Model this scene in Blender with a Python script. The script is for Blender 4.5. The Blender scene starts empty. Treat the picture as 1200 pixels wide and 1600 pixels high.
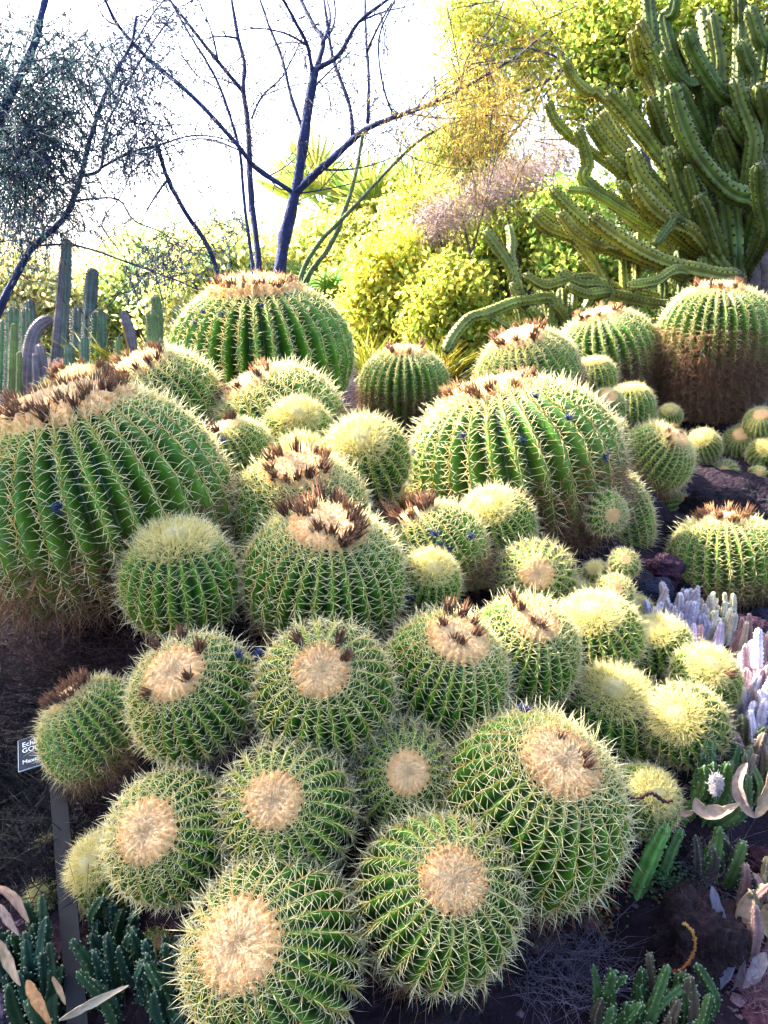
import bpy, math, random
import numpy as np
from mathutils import Vector, Matrix
rng = np.random.default_rng(7); random.seed(7)
S = bpy.context.scene; COL = S.collection
# ------------------------------------------------------------------ camera, sky, sun, exposure
F = 1210.0; PITCH = math.radians(15); EYE = np.array([0, 0, 1.45])
cd = bpy.data.cameras.new('camera'); cam = bpy.data.objects.new('camera', cd); COL.objects.link(cam)
cam.location = EYE; cam.rotation_euler = (math.radians(90) - PITCH, 0, 0)
cd.sensor_fit = 'VERTICAL'; cd.sensor_height = 24; cd.lens = F / 1600 * 24
cd.clip_start = .05; cd.clip_end = 3000; S.camera = cam
SUN_AZ = math.radians(-55); SUN_EL = math.radians(39)      # azimuth from +Y, negative = towards -X
sdir = np.array([math.sin(SUN_AZ) * math.cos(SUN_EL), math.cos(SUN_AZ) * math.cos(SUN_EL), math.sin(SUN_EL)])
W = bpy.data.worlds.new('World'); S.world = W; W.use_nodes = True
nt = W.node_tree; bg = nt.nodes['Background']; sk = nt.nodes.new('ShaderNodeTexSky')
sk.sky_type = 'NISHITA'; sk.sun_disc = False; sk.sun_elevation = SUN_EL; sk.sun_rotation = SUN_AZ
sk.dust_density = 5.0; sk.air_density = .8; sk.ozone_density = 1.0
nt.links.new(sk.outputs[0], bg.inputs[0]); bg.inputs[1].default_value = .15
sl = bpy.data.lights.new('sun', 'SUN'); so = bpy.data.objects.new('sun', sl); COL.objects.link(so)
sl.energy = 5.0; sl.angle = math.radians(.6); sl.color = (1, .9, .72)
so.rotation_euler = Vector(sdir).to_track_quat('Z', 'Y').to_euler(); so.location = (0, 0, 12)
S.view_settings.view_transform = 'Standard'; S.view_settings.look = 'None'
S.view_settings.exposure = 2.8; S.view_settings.gamma = 1; S.view_settings.use_curve_mapping = False
S.render.engine = 'CYCLES'
S.cycles.max_bounces = 6; S.cycles.diffuse_bounces = 3; S.cycles.use_adaptive_sampling = True; S.cycles.adaptive_threshold = .03; S.cycles.use_denoising = True
# ------------------------------------------------------------------ helpers
FW = np.array([0, math.cos(PITCH), -math.sin(PITCH)]); UP = np.array([0, math.sin(PITCH), math.cos(PITCH)]); RT = np.array([1., 0, 0])
def ray(px, py): return FW + RT * ((px - 600) / F) + UP * ((800 - py) / F)
def P(px, py, d): return EYE + d * ray(px, py)
def nrm(a): return a / (np.linalg.norm(a, axis=-1, keepdims=True) + 1e-12)
class MB:
    """collects vertices, faces and colours of one mesh"""
    def __init__(s): s.V = []; s.C = []; s.T = []; s.Q = []; s.TM = []; s.QM = []; s.n = 0
    def add(s, v, col, tris=None, quads=None, mi=0):
        v = np.asarray(v, float).reshape(-1, 3); c = np.asarray(col, float)
        if c.ndim == 1: c = np.repeat(c[None], len(v), 0)
        s.V.append(v); s.C.append(c[:, :3])
        if tris is not None and len(tris): t = np.asarray(tris, int).reshape(-1, 3); s.T.append(t + s.n); s.TM.append(np.full(len(t), mi))
        if quads is not None and len(quads): q = np.asarray(quads, int).reshape(-1, 4); s.Q.append(q + s.n); s.QM.append(np.full(len(q), mi))
        s.n += len(v); return s
    def mesh(s, name, mats, smooth=True):
        V = np.concatenate(s.V); C = np.concatenate(s.C)
        T = np.concatenate(s.T) if s.T else np.zeros((0, 3), int); Q = np.concatenate(s.Q) if s.Q else np.zeros((0, 4), int)
        me = bpy.data.meshes.new(name); me.vertices.add(len(V)); me.vertices.foreach_set('co', V.ravel())
        L = np.concatenate([T.ravel(), Q.ravel()]); me.loops.add(len(L)); me.loops.foreach_set('vertex_index', L)
        st = np.concatenate([np.arange(len(T)) * 3, len(T) * 3 + np.arange(len(Q)) * 4])
        me.polygons.add(len(st)); me.polygons.foreach_set('loop_start', st)
        me.polygons.foreach_set('material_index', np.concatenate((s.TM or [np.zeros(0, int)]) + (s.QM or [np.zeros(0, int)])).astype(int))
        me.polygons.foreach_set('use_smooth', np.full(len(st), smooth))
        a = me.color_attributes.new('Col', 'FLOAT_COLOR', 'POINT')
        a.data.foreach_set('color', np.concatenate([C, np.ones((len(C), 1))], 1).astype(np.float32).ravel())
        me.update(calc_edges=True); me.validate()
        for m in (mats if isinstance(mats, (list, tuple)) else [mats]): me.materials.append(m)
        return me
    def obj(s, name, mats, parent=None, smooth=True, kind=None): return link(name, s.mesh(name, mats, smooth), parent, kind)
def link(name, data, parent=None, kind=None):
    o = bpy.data.objects.new(name, data); COL.objects.link(o)
    if parent is not None: o.parent = parent
    if kind: o['kind'] = kind
    return o
def tag(o, label, cat, group=None):
    o['label'] = label; o['category'] = cat
    if group: o['group'] = group
    return o
def thing(name, loc, label, cat, group=None):
    o = link(name, None); o.location = loc; o.empty_display_size = .05
    return tag(o, label, cat, group)
def perp(d):
    a = np.where(np.abs(d[:, 2:3]) < .9, np.array([[0, 0, 1.]]), np.array([[1., 0, 0]]))
    x = nrm(np.cross(d, a)); return x, np.cross(d, x)
def spikes(mb, p, d, L, w, bend=None, c0=(1, 1, 1), c1=(1, 1, 1), mi=0, midw=.8):
    """n three-sided tapering needles with one bend"""
    p = np.asarray(p, float); n = len(p); d = nrm(np.asarray(d, float)); L = np.broadcast_to(np.asarray(L, float), (n,))[:, None]
    w = np.broadcast_to(np.asarray(w, float), (n,))[:, None]
    bend = np.zeros((n, 3)) if bend is None else np.asarray(bend, float)
    x, y = perp(d); mid = p + d * L * .5 + bend * L * .22; tip = p + d * L + bend * L
    vs = []
    for k in range(3):
        a = 2 * math.pi * k / 3; vs.append(p + (x * math.cos(a) + y * math.sin(a)) * w)
    for k in range(3):
        a = 2 * math.pi * k / 3; vs.append(mid + (x * math.cos(a) + y * math.sin(a)) * w * midw)
    vs.append(tip); V = np.stack(vs, 1).reshape(-1, 3)
    t = np.array([[0, 1, 4], [0, 4, 3], [1, 2, 5], [1, 5, 4], [2, 0, 3], [2, 3, 5], [3, 4, 6], [4, 5, 6], [5, 3, 6]])
    T = (t[None] + np.arange(n)[:, None, None] * 7).reshape(-1, 3)
    c0 = np.broadcast_to(np.asarray(c0, float), (n, 3)); c1 = np.broadcast_to(np.asarray(c1, float), (n, 3))
    C = np.stack([c0] * 3 + [(c0 + c1) / 2] * 3 + [c1], 1).reshape(-1, 3)
    mb.add(V, C, tris=T, mi=mi)
def leaves(mb, p, d, nv, L, w, col, fold=.25, mi=0):
    """n folded diamond leaves"""
    p = np.asarray(p, float); n = len(p); d = nrm(np.asarray(d, float)); s = nrm(np.cross(d, nv)); nn = np.cross(s, d)
    L = np.broadcast_to(np.asarray(L, float), (n,))[:, None]; w = np.broadcast_to(np.asarray(w, float), (n,))[:, None]
    m = p + d * L * .45
    V = np.stack([p, m + s * w + nn * w * fold, p + d * L - nn * L * .08, m - s * w + nn * w * fold], 1).reshape(-1, 3)
    T = (np.array([[0, 1, 2], [0, 2, 3]])[None] + np.arange(n)[:, None, None] * 4).reshape(-1, 3)
    mb.add(V, np.repeat(np.broadcast_to(col, (n, 3)), 4, 0), tris=T, mi=mi)
def smooth_path(pts, rad, k=4):
    pts = np.asarray(pts, float); rad = np.asarray(rad, float)
    if len(pts) < 3: 
        t = np.linspace(0, 1, k + 1)[:, None]; return pts[0] * (1 - t) + pts[-1] * t, rad[0] * (1 - t[:, 0]) + rad[-1] * t[:, 0]
    A = np.vstack([2 * pts[0] - pts[1], pts, 2 * pts[-1] - pts[-2]]); out = []; ro = []
    for i in range(len(pts) - 1):
        p0, p1, p2, p3 = A[i:i + 4]
        for j in range(k):
            t = j / k
            out.append(.5 * ((2 * p1) + (-p0 + p2) * t + (2 * p0 - 5 * p1 + 4 * p2 - p3) * t * t + (-p0 + 3 * p1 - 3 * p2 + p3) * t ** 3)); ro.append(rad[i] * (1 - t) + rad[i + 1] * t)
    out.append(pts[-1]); ro.append(rad[-1]); return np.array(out), np.array(ro)
def frames(pts):
    t = np.gradient(pts, axis=0); t = nrm(t); x = np.zeros_like(t)
    a = np.array([0, 0, 1.]) if abs(t[0][2]) < .9 else np.array([1., 0, 0]); v = np.cross(t[0], a); v /= np.linalg.norm(v)
    for i in range(len(t)):
        v = v - t[i] * np.dot(v, t[i]); v /= np.linalg.norm(v) + 1e-9; x[i] = v
    return t, x, np.cross(t, x)
def tube(mb, pts, rad, sides=7, col=(1, 1, 1), k=4, rough=.0, mi=0, seed=0):
    pts, rad = smooth_path(pts, rad, k); t, x, y = frames(pts); n = len(pts)
    a = np.arange(sides) * 2 * math.pi / sides
    r = rad[:, None] * (1 + rough * np.random.default_rng(seed + n).normal(size=(n, sides)))
    V = pts[:, None] + (x[:, None] * np.cos(a)[None, :, None] + y[:, None] * np.sin(a)[None, :, None]) * r[..., None]
    V = np.concatenate([V.reshape(-1, 3), pts[:1], pts[-1:]])
    Q = [(i * sides + j, i * sides + (j + 1) % sides, (i + 1) * sides + (j + 1) % sides, (i + 1) * sides + j) for i in range(n - 1) for j in range(sides)]
    T = [(n * sides, (j + 1) % sides, j) for j in range(sides)] + [(n * sides + 1, (n - 1) * sides + j, (n - 1) * sides + (j + 1) % sides) for j in range(sides)]
    mb.add(V, col, tris=T, quads=Q, mi=mi)
def column(mb, pts, rad, nr=6, valley=.66, cr=(.1, .22, .04), cv=(.05, .13, .03), base_col=None, base_len=.0, tooth=0., step=.6, areole=0., acol=(.03, .02, .015), twist=0., tip=1.0, seed=0):
    """ribbed succulent stem, base to tip, with a rounded tip; teeth or areoles on its ribs"""
    R = np.random.default_rng(seed); pts, rad = smooth_path(pts, rad, 8)
    s = np.concatenate([[0], np.cumsum(np.linalg.norm(np.diff(pts, axis=0), axis=1))]); L = s[-1]; r0 = rad.mean()
    m = max(6, int(L / (r0 * step))); u = np.linspace(0, L, m); rt = rad[-1] * tip
    extra = L - rt * (1 - np.sin(np.linspace(0, 1, 5) * math.pi / 2)) if L > rt else np.array([])
    u = np.unique(np.concatenate([u[u < L - rt], extra])); m = len(u)
    q = np.stack([np.interp(u, s, pts[:, i]) for i in range(3)], 1); rr = np.interp(u, s, rad)
    e = np.clip((u - (L - rt)) / rt, 0, .999); ws = R.uniform(0, 6.28, 2); rr = rr * (1 + (.05 * np.sin(u / r0 * .55 + ws[0]) + .035 * np.sin(u / r0 * 1.3 + ws[1]))) * np.sqrt(1 - e ** 2) + 1e-4
    t, x, y = frames(q); per = 4; ns = nr * per; a = np.arange(ns) * 2 * math.pi / ns + R.uniform(0, 6)
    prof = np.tile([1, (1 + valley) / 2 * .97, valley, (1 + valley) / 2 * .97], nr); rm = np.repeat(prof[None], m, 0)
    if tooth: rm[:, ::per] *= 1 + tooth * (np.arange(m) % 2)[:, None] - tooth * .4
    else: rm = rm * (1 + .02 * R.normal(size=(m, ns)))
    aa = a[None] + (twist * u)[:, None]
    V = q[:, None] + (x[:, None] * np.cos(aa)[..., None] + y[:, None] * np.sin(aa)[..., None]) * (rr[:, None] * rm)[..., None]
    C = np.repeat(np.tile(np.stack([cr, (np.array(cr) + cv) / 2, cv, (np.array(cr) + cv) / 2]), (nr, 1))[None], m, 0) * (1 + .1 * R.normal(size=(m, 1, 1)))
    if base_col is not None:
        f = np.clip((base_len - u / L) / .15 + .5 + .3 * R.normal(size=m), 0, 1)[:, None, None]; C = C * (1 - f) + np.array(base_col) * f
    Q = [(i * ns + j, i * ns + (j + 1) % ns, (i + 1) * ns + (j + 1) % ns, (i + 1) * ns + j) for i in range(m - 1) for j in range(ns)]
    T = [(m * ns, (m - 1) * ns + j, (m - 1) * ns + (j + 1) % ns) for j in range(ns)]
    mb.add(np.concatenate([V.reshape(-1, 3), q[-1:] + t[-1] * rr[-1] * .3]), np.concatenate([np.clip(C, 0, 1).reshape(-1, 3), [cr]]), tris=T, quads=Q)
    if areole:
        st = max(1, int(round(areole / (L / max(m, 1))))); idx = np.arange(1, m, st)
        for jr in range(nr):
            j = jr * per; v = V[idx, j]; out = nrm(v - q[idx]); rw = np.full(len(idx), r0)
            for q_ in range(3):
                dd = nrm(out + .8 * R.normal(size=out.shape)); spikes(mb, v - out * r0 * .04, dd, r0 * .24, r0 * .11, None, acol, np.array(acol) * 2.2, mi=1)
# ------------------------------------------------------------------ materials
def mat(name, rough=.6, trans=0., bump=0., bscale=40., var=.25, vscale=8., col=None, spec=.3, sub=None):
    m = bpy.data.materials.new(name); m.use_nodes = True; n = m.node_tree.nodes; l = m.node_tree.links; n.clear()
    out = n.new('ShaderNodeOutputMaterial'); b = n.new('ShaderNodeBsdfPrincipled'); b.inputs['Roughness'].default_value = rough
    b.inputs['Specular IOR Level'].default_value = spec
    if col is None: a = n.new('ShaderNodeAttribute'); a.attribute_name = 'Col'; csock = a.outputs['Color']
    else: a = n.new('ShaderNodeRGB'); a.outputs[0].default_value = (*col, 1); csock = a.outputs[0]
    tc = n.new('ShaderNodeTexCoord'); no = n.new('ShaderNodeTexNoise'); no.inputs['Scale'].default_value = vscale; no.inputs['Detail'].default_value = 5
    l.new(tc.outputs['Object'], no.inputs['Vector'])
    mr = n.new('ShaderNodeMapRange'); mr.inputs[1].default_value = .3; mr.inputs[2].default_value = .7; mr.inputs[3].default_value = 1 - var; mr.inputs[4].default_value = 1 + var
    l.new(no.outputs['Fac'], mr.inputs[0])
    mx = n.new('ShaderNodeMix'); mx.data_type = 'RGBA'; mx.blend_type = 'MULTIPLY'; mx.inputs[0].default_value = 1
    cx = n.new('ShaderNodeCombineColor')
    for i in range(3): l.new(mr.outputs[0], cx.inputs[i])
    l.new(csock, mx.inputs[6]); l.new(cx.outputs[0], mx.inputs[7]); cs = mx.outputs[2]
    l.new(cs, b.inputs['Base Color'])
    if bump:
        n2 = n.new('ShaderNodeTexNoise'); n2.inputs['Scale'].default_value = bscale; n2.inputs['Detail'].default_value = 8; l.new(tc.outputs['Object'], n2.inputs['Vector'])
        bp = n.new('ShaderNodeBump'); bp.inputs['Strength'].default_value = bump; bp.inputs['Distance'].default_value = .02; l.new(n2.outputs['Fac'], bp.inputs['Height']); l.new(bp.outputs[0], b.inputs['Normal'])
    last = b.outputs[0]
    if trans:
        t = n.new('ShaderNodeBsdfTranslucent'); l.new(cs, t.inputs['Color']); ms = n.new('ShaderNodeMixShader'); ms.inputs[0].default_value = trans
        l.new(last, ms.inputs[1]); l.new(t.outputs[0], ms.inputs[2]); last = ms.outputs[0]
    l.new(last, out.inputs['Surface']); return m
M_skin = mat('cactus_skin', .42, 0, .12, 30, .22, 5, spec=.4)
M_spine = mat('spine', .45, .42, 0, 1, .12, 6)
M_wool = mat('crown_wool', .95, .12, .5, 40, .1, 7)
M_dry = mat('dry_flower', .85, .2, 0, 1, .3, 12)
M_arm = mat('candelabra_skin', .5, .15, .25, 60, .4, 9)
M_are = mat('areole', .9, 0, 0, 1, .2, 30)
M_stem = mat('succulent_stem', .5, .08, .15, 80, .25, 25)
M_bark = mat('bark', .9, 0, .8, 60, .35, 18)
M_leaf = mat('leaf', .5, .62, 0, 1, .15, 2)
M_frond = mat('palm_frond', .5, .45, 0, 1, .2, 3)
M_husk = mat('papery_husk', .7, .35, .3, 90, .2, 30)
M_rock = mat('lava_rock', .92, 0, 1., 130, .6, 45)
M_plate = mat('sign_enamel', .6, 0, 0, 1, .15, 12, spec=.2)
# ------------------------------------------------------------------ barrel cactus prototypes (unit equatorial radius)
def barrel_proto(key, nr=24, c=.92, sl=.42, cw=.4, style='wool', skirt=0., gap=.12, sw=.0049, seed=0, dead=2.0, per=8, nrad=5, ncen=1):
    """body, spines, wool meshes; z=0 at base, apex at top. returns dict"""
    R = np.random.default_rng(seed + 100)
    th = np.linspace(.02, 2.45 if not skirt else math.pi / 2 + .15, 30)
    rho = np.sin(th) ** .86; z = c * np.sign(np.cos(th)) * np.abs(np.cos(th)) ** .95
    z = z - .10 * c * np.exp(-(rho / .28) ** 2)
    if skirt:
        k = max(8, int(skirt * 14)); zz = z[-1] - np.linspace(0, skirt, k + 1)[1:]; rr = rho[-1] * (1 - (.10 + .05 * (skirt > 1)) * np.linspace(0, 1, k + 1)[1:]); z = np.concatenate([z, zz]); rho = np.concatenate([rho, rr])
    zb = -z.min(); s = np.concatenate([[0], np.cumsum(np.hypot(np.diff(rho), np.diff(z)))])
    s_eq = np.interp(1.5, th, s[:len(th)])
    m = len(rho); ns = nr * per; ph = np.arange(ns) * 2 * math.pi / ns
    tri = np.abs(((np.arange(ns) / per) % 1) - .5) * 2            # 1 on the ridge, 0 in the furrow
    dep = .22 * np.clip((rho - .12) / .35, 0, 1)
    rad = rho[:, None] * (1 - dep[:, None] * (1 - tri[None] ** .9))
    lob = R.uniform(0, 6.28, 3); wob = 1 + .010 * R.normal(size=(m, nr)).repeat(per, 1) + .025 * np.sin(ph + lob[0])[None] + .018 * np.sin(2 * ph + lob[1])[None] + .012 * np.sin(3 * ph + lob[2] + s[:, None])
    X = rad * wob * np.cos(ph); Y = rad * wob * np.sin(ph); Z = np.repeat(z[:, None], ns, 1) - .02 * (1 - tri[None]) * np.clip(1 - rho, 0, 1)[:, None]
    V = np.stack([X, Y, Z + zb], -1).reshape(-1, 3)
    cv = np.array([.004, .034, .006]); cr = np.array([.085, .235, .010]); cor = np.array([.12, .075, .05])  # furrow shade and lit ridges put into the green of the skin
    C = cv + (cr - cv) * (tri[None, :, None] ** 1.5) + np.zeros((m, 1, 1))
    C = C * (1 + .08 * R.normal(size=(m, 1, 1)))
    rj = R.normal(0, .10, nr).repeat(per)[None, :, None]; f = np.clip((s[:, None, None] - dead - rj) / .5, 0, 1); C = C * (1 - f) + cor * f
    ym = np.clip((s - dead + .55) / .5, 0, 1)[:, None, None] * .4 * (1 - f); C = C * (1 - ym) + np.array([.15, .19, .03]) * ym
    Q = [(i * ns + j, (i + 1) * ns + j, (i + 1) * ns + (j + 1) % ns, i * ns + (j + 1) % ns) for i in range(m - 1) for j in range(ns)]
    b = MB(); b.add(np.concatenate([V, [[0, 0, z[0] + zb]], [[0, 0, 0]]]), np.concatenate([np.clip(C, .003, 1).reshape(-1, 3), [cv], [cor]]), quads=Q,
          tris=[(m * ns, j, (j + 1) % ns) for j in range(ns)] + [(m * ns + 1, (m - 1) * ns + (j + 1) % ns, (m - 1) * ns + j) for j in range(ns)])
    body = b.mesh('body', M_skin)
    # areoles along each ridge
    sp = MB(); smax = s[-1] - .05; s0 = cw * .8 if style == 'wool' else .10
    ss = [s0]
    while ss[-1] < smax:
        g = gap * (.55 + .45 * np.clip((ss[-1] - s0) / .5, 0, 1)); ss.append(ss[-1] + g)
    ss = np.array(ss[:-1]); K = len(ss)
    A = np.repeat(ss[None], nr, 0) + R.uniform(-.4, .4, (nr, 1)) * gap + R.normal(size=(nr, K)) * gap * .08
    A = np.clip(A, .03, smax).ravel(); PH = np.repeat(2 * math.pi * np.arange(nr) / nr, K) + R.normal(size=nr * K) * .008
    if style == 'yellow': keep = R.random(len(A)) < np.clip(np.interp(A, s, rho) * 2.2 + .15, 0, 1); A = A[keep]; PH = PH[keep]
    rr = np.interp(A, s, rho); zz = np.interp(A, s, z) + zb
    dr = np.interp(A, s, np.gradient(rho, s)); dz = np.interp(A, s, np.gradient(z, s))
    er = np.stack([np.cos(PH), np.sin(PH), 0 * PH], 1); ez = np.array([0, 0, 1.])
    tt = nrm(er * dr[:, None] + ez * dz[:, None]); nn = nrm(er * (-dz)[:, None] + ez * dr[:, None]); bb = np.cross(tt, nn)
    lw_ = 1 + .025 * np.sin(PH + lob[0]) + .018 * np.sin(2 * PH + lob[1]) + .012 * np.sin(3 * PH + lob[2] + A)
    pos = er * (rr * lw_)[:, None] + ez * zz[:, None] - nn * .012
    ribj = R.normal(0, .10, 400)[(PH / (2 * math.pi / nr) + .5).astype(int)]; old = np.clip((A - dead - ribj + .12 * R.normal(size=len(A))) / .45, 0, 1)[:, None]; young = np.clip(1 - (A - s0) / (.9 if style == 'yellow' else .55), 0, 1)[:, None]
    if style != 'yellow': young = young * .2
    def ncrown(A, s0): return np.clip(1 - (A - s0) / .25, 0, 1)
    def colr(base, br, scale=1.):
        a = np.array(base) * (1 - young) + np.array([.90, .80, .30]) * young  # young spines yellower, with some sunlit glow put into the colour
        return np.clip((a * (1 - old) + np.array(br) * old) * (1 + .13 * R.normal(size=(len(A), 1))) * scale, 0, 1)
    n = len(A)
    for k in range(nrad):
        al = 2 * math.pi * (k + .5 * R.random(n)) / nrad; be = np.radians(R.uniform(14, 42, n)) + young[:, 0] * .55
        d = np.cos(be)[:, None] * (np.cos(al)[:, None] * tt * .75 + np.sin(al)[:, None] * bb) + np.sin(be)[:, None] * nn
        L = sl * R.uniform(.55, 1.0, n) * (1 + .15 * young[:, 0]); bend = -nn * R.uniform(.05, .22, n)[:, None] + tt * R.normal(0, .1, n)[:, None] + .12 * old * R.normal(size=(n, 3))
        spikes(sp, pos, d, L, sw * .85, bend, colr((.74, .64, .24), (.15, .085, .06)), colr((.94, .94, .70), (.22, .15, .12)))
    for k in range(ncen):
        d = nn + tt * R.normal(.25 * (k - 1), .35, n)[:, None] + bb * R.normal(0, .45, n)[:, None] + .4 * old * R.normal(size=(n, 3))
        L = sl * R.uniform(.7, 1.2, n) * (1 - .35 * (ncrown(A, s0) if style == 'wool' else 0)); bend = tt * R.uniform(.05, .38, n)[:, None] + bb * R.normal(0, .12, n)[:, None]
        spikes(sp, pos, d, L, sw * 1.1, bend, colr((.76, .65, .24), (.15, .085, .06)), colr((.95, .95, .72), (.24, .16, .13)))
    for k in range(4):                                            # felted areole
        spikes(sp, pos + tt * (k - 1.5) * gap * .27, nn + tt * R.normal(0, .5, n)[:, None], sl * .13, sw * 1.9, None, colr((.50, .33, .07), (.10, .06, .05)), colr((.66, .48, .13), (.13, .08, .06)))
    if dead < 1.9:                                                # tangle of dead spines on the old skin
        q = int(1200 + 5200 * skirt); Aq = dead - .2 + (smax - dead + .2) * R.random(q) ** .8; pq = R.uniform(0, 6.283, q); rq = np.interp(Aq, s, rho) * R.uniform(.93, 1.02, q); zq = np.interp(Aq, s, z) + zb
        eq = np.stack([np.cos(pq), np.sin(pq), 0 * pq], 1); dq = eq * R.uniform(.1, 1, (q, 1)) + np.stack([-np.sin(pq), np.cos(pq), 0 * pq], 1) * R.normal(0, .8, (q, 1)) + [0, 0, -.35] + .3 * R.normal(size=(q, 3)); tone = R.uniform(.6, 1.5, (q, 1)) * (1 - .45 * np.clip((Aq - dead) / max(.4, smax - dead), 0, 1))[:, None]
        spikes(sp, eq * rq[:, None] + ez * zq[:, None], dq, sl * R.uniform(.6, 1.6, q), sw * .95, .35 * R.normal(size=(q, 3)) + [0, 0, -.15], np.array([.26, .125, .065]) * tone, np.array([.46, .27, .15]) * tone)
    if style == 'yellow':                                         # tight tuft of young spines closing the crown, sunlit glow put into its yellow
        q = 1700; a = R.uniform(0, 6.283, q); r_ = cw * R.random(q) ** .6 * 1.7; zc = np.interp(r_, rho[:15], z[:15]) + zb - .02
        pp = np.stack([r_ * np.cos(a), r_ * np.sin(a), zc], 1); dd = np.stack([np.cos(a) * r_ / cw * .95, np.sin(a) * r_ / cw * .95, np.full(q, .9)], 1) + .45 * R.normal(size=(q, 3))
        spikes(sp, pp, dd, sl * R.uniform(.3, .8, q), sw * .9, .15 * R.normal(size=(q, 3)), (.86, .74, .28), (.95, .91, .62))
    spm = sp.mesh('spines', M_spine)
    # wool cap
    w = MB(); nw = nr * 4; rings = 12; aw = np.arange(nw) * 2 * math.pi / nw; star = np.abs(((np.arange(nw) / 4) % 1) - .5) * 2
    cw_ = cw * (1 if style == 'wool' else .55)
    edge = cw_ * (1 + .20 * star ** 2 + .04 * R.normal(size=nw)); fr = np.linspace(.02, 1, rings)
    RR = fr[:, None] * edge[None]; ZZ = np.interp(RR, rho[:15], z[:15]) + zb + .11 * np.clip(1 - fr, 0, 1)[:, None] ** .5 + .012 - .03 * (fr[:, None] > .97) + .014 * R.normal(size=RR.shape)
    V = np.stack([RR * np.cos(aw), RR * np.sin(aw), ZZ], -1)
    if style == 'wool': ci, ce = np.array([1., .69, .38]), np.array([.97, .56, .24])
    else: ci, ce = np.array([.95, .87, .56]), np.array([.93, .82, .42])
    Cw = ci + (ce - ci) * fr[:, None, None] ** 1.5 + np.zeros((1, nw, 1)) + .03 * R.normal(size=(rings, nw, 1))
    Q = [(i * nw + j, (i + 1) * nw + j, (i + 1) * nw + (j + 1) % nw, i * nw + (j + 1) % nw) for i in range(rings - 1) for j in range(nw)]
    w.add(np.concatenate([V.reshape(-1, 3), [[0, 0, ZZ[0].mean()]]]), np.clip(np.concatenate([Cw.reshape(-1, 3), [ci]]), 0, 1), quads=Q, tris=[(rings * nw, j, (j + 1) % nw) for j in range(nw)])
    q = 1500; a = R.uniform(0, 6.283, q); fq = R.random(q) ** .62; r_ = np.interp(a, aw, edge) * fq; zc = np.interp(r_, rho[:15], z[:15]) + zb + .10 * (1 - fq) ** .5
    pp = np.stack([r_ * np.cos(a), r_ * np.sin(a), zc], 1); dd = np.stack([np.cos(a) * fq, np.sin(a) * fq, np.full(q, .8)], 1) + .55 * R.normal(size=(q, 3))
    cc = ci + (ce - ci) * fq[:, None] ** 1.5 + .07 * R.normal(size=(q, 1))
    spikes(w, pp, dd, R.uniform(.035, .08, q) * (1 if style == 'wool' else 1.4), .008, .3 * R.normal(size=(q, 3)), np.clip(cc * .97, 0, 1), np.clip(cc * 1.12, 0, 1))
    wm = w.mesh('crown_wool', M_wool)
    return dict(body=body, spines=spm, wool=wm, zb=zb, top=float(np.interp(cw * .85, rho[:15], z[:15]) + zb + .01), cw=cw, prof=(rho[:15], z[:15] + zb), ctop=z.max() + zb)
PROTO = dict(
    pup=dict(nr=13, sl=.50, cw=.26, style='yellow', gap=.22, sw=.011, seed=1, per=6, dead=3),
    pupw=dict(nr=14, sl=.46, cw=.32, style='wool', gap=.22, sw=.0105, seed=2, per=6, dead=3),
    wa=dict(nr=25, sl=.29, cw=.43, seed=3, gap=.125, dead=1.9), wb=dict(nr=22, sl=.32, cw=.37, seed=4, gap=.135, dead=1.9), wc=dict(nr=27, sl=.27, cw=.38, seed=5, gap=.115, dead=1.85), wd=dict(nr=23, sl=.29, cw=.35, seed=25, gap=.13, dead=1.85, c=.98),
    ya=dict(nr=22, sl=.33, cw=.36, style='yellow', seed=6, gap=.135, dead=1.9), yb=dict(nr=20, sl=.35, cw=.36, style='yellow', seed=7, gap=.14, dead=1.95, c=.97),
    la=dict(nr=28, sl=.24, cw=.44, c=.88, seed=8, gap=.095, sw=.0046, dead=1.75), lb=dict(nr=30, sl=.225, cw=.40, c=.85, seed=9, gap=.09, sw=.0044, dead=1.7),
    big=dict(nr=31, sl=.165, cw=.46, c=.95, skirt=.30, seed=10, gap=.058, sw=.0032, dead=1.62), bigs=dict(nr=30, sl=.165, cw=.42, c=.82, skirt=.55, seed=11, gap=.06, sw=.0032, dead=1.5),
    bigb=dict(nr=34, sl=.10, cw=.44, c=.80, skirt=.25, seed=12, gap=.055, sw=.003, dead=1.95),
    tall=dict(nr=32, sl=.13, cw=.38, c=.85, skirt=1.35, seed=13, gap=.075, sw=.0042, dead=1.42), tallb=dict(nr=32, sl=.125, cw=.40, c=.85, skirt=.75, seed=14, gap=.075, sw=.0042, dead=1.48),
    egg=dict(nr=22, sl=.32, cw=.34, c=1.5, style='yellow', seed=15, gap=.13, sw=.0075, dead=2.6),
)
PR = {}
def proto(k):
    if k not in PR: PR[k] = barrel_proto(k, **PROTO[k])
    return PR[k]
# dry flower tufts
def tuft(seed, n=30, c0=(.05, .02, .015), c1=(.22, .11, .06), spread=.34):
    R = np.random.default_rng(seed); m = MB(); d = np.stack([R.normal(0, spread * .6, n), R.normal(0, spread * .6, n), np.ones(n)], 1)
    spikes(m, np.stack([R.normal(0, .08, n), R.normal(0, .08, n), np.full(n, -.1)], 1), d, R.uniform(.6, 1.15, n), .05, d * [.25, .25, 0], np.array(c0) * R.uniform(.7, 1.3, (n, 1)), np.array(c1) * R.uniform(.6, 1.4, (n, 1)), midw=.9)
    return m.mesh('dry_flower', M_dry)
TUFT = [tuft(i) for i in range(4)] + [tuft(9, c1=(.34, .17, .07)), tuft(10, c1=(.38, .2, .09), spread=.45)]
BLUE = [tuft(20 + i, 40, (.02, .025, .06), (.07, .10, .25), 1.0) for i in range(3)]
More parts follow.
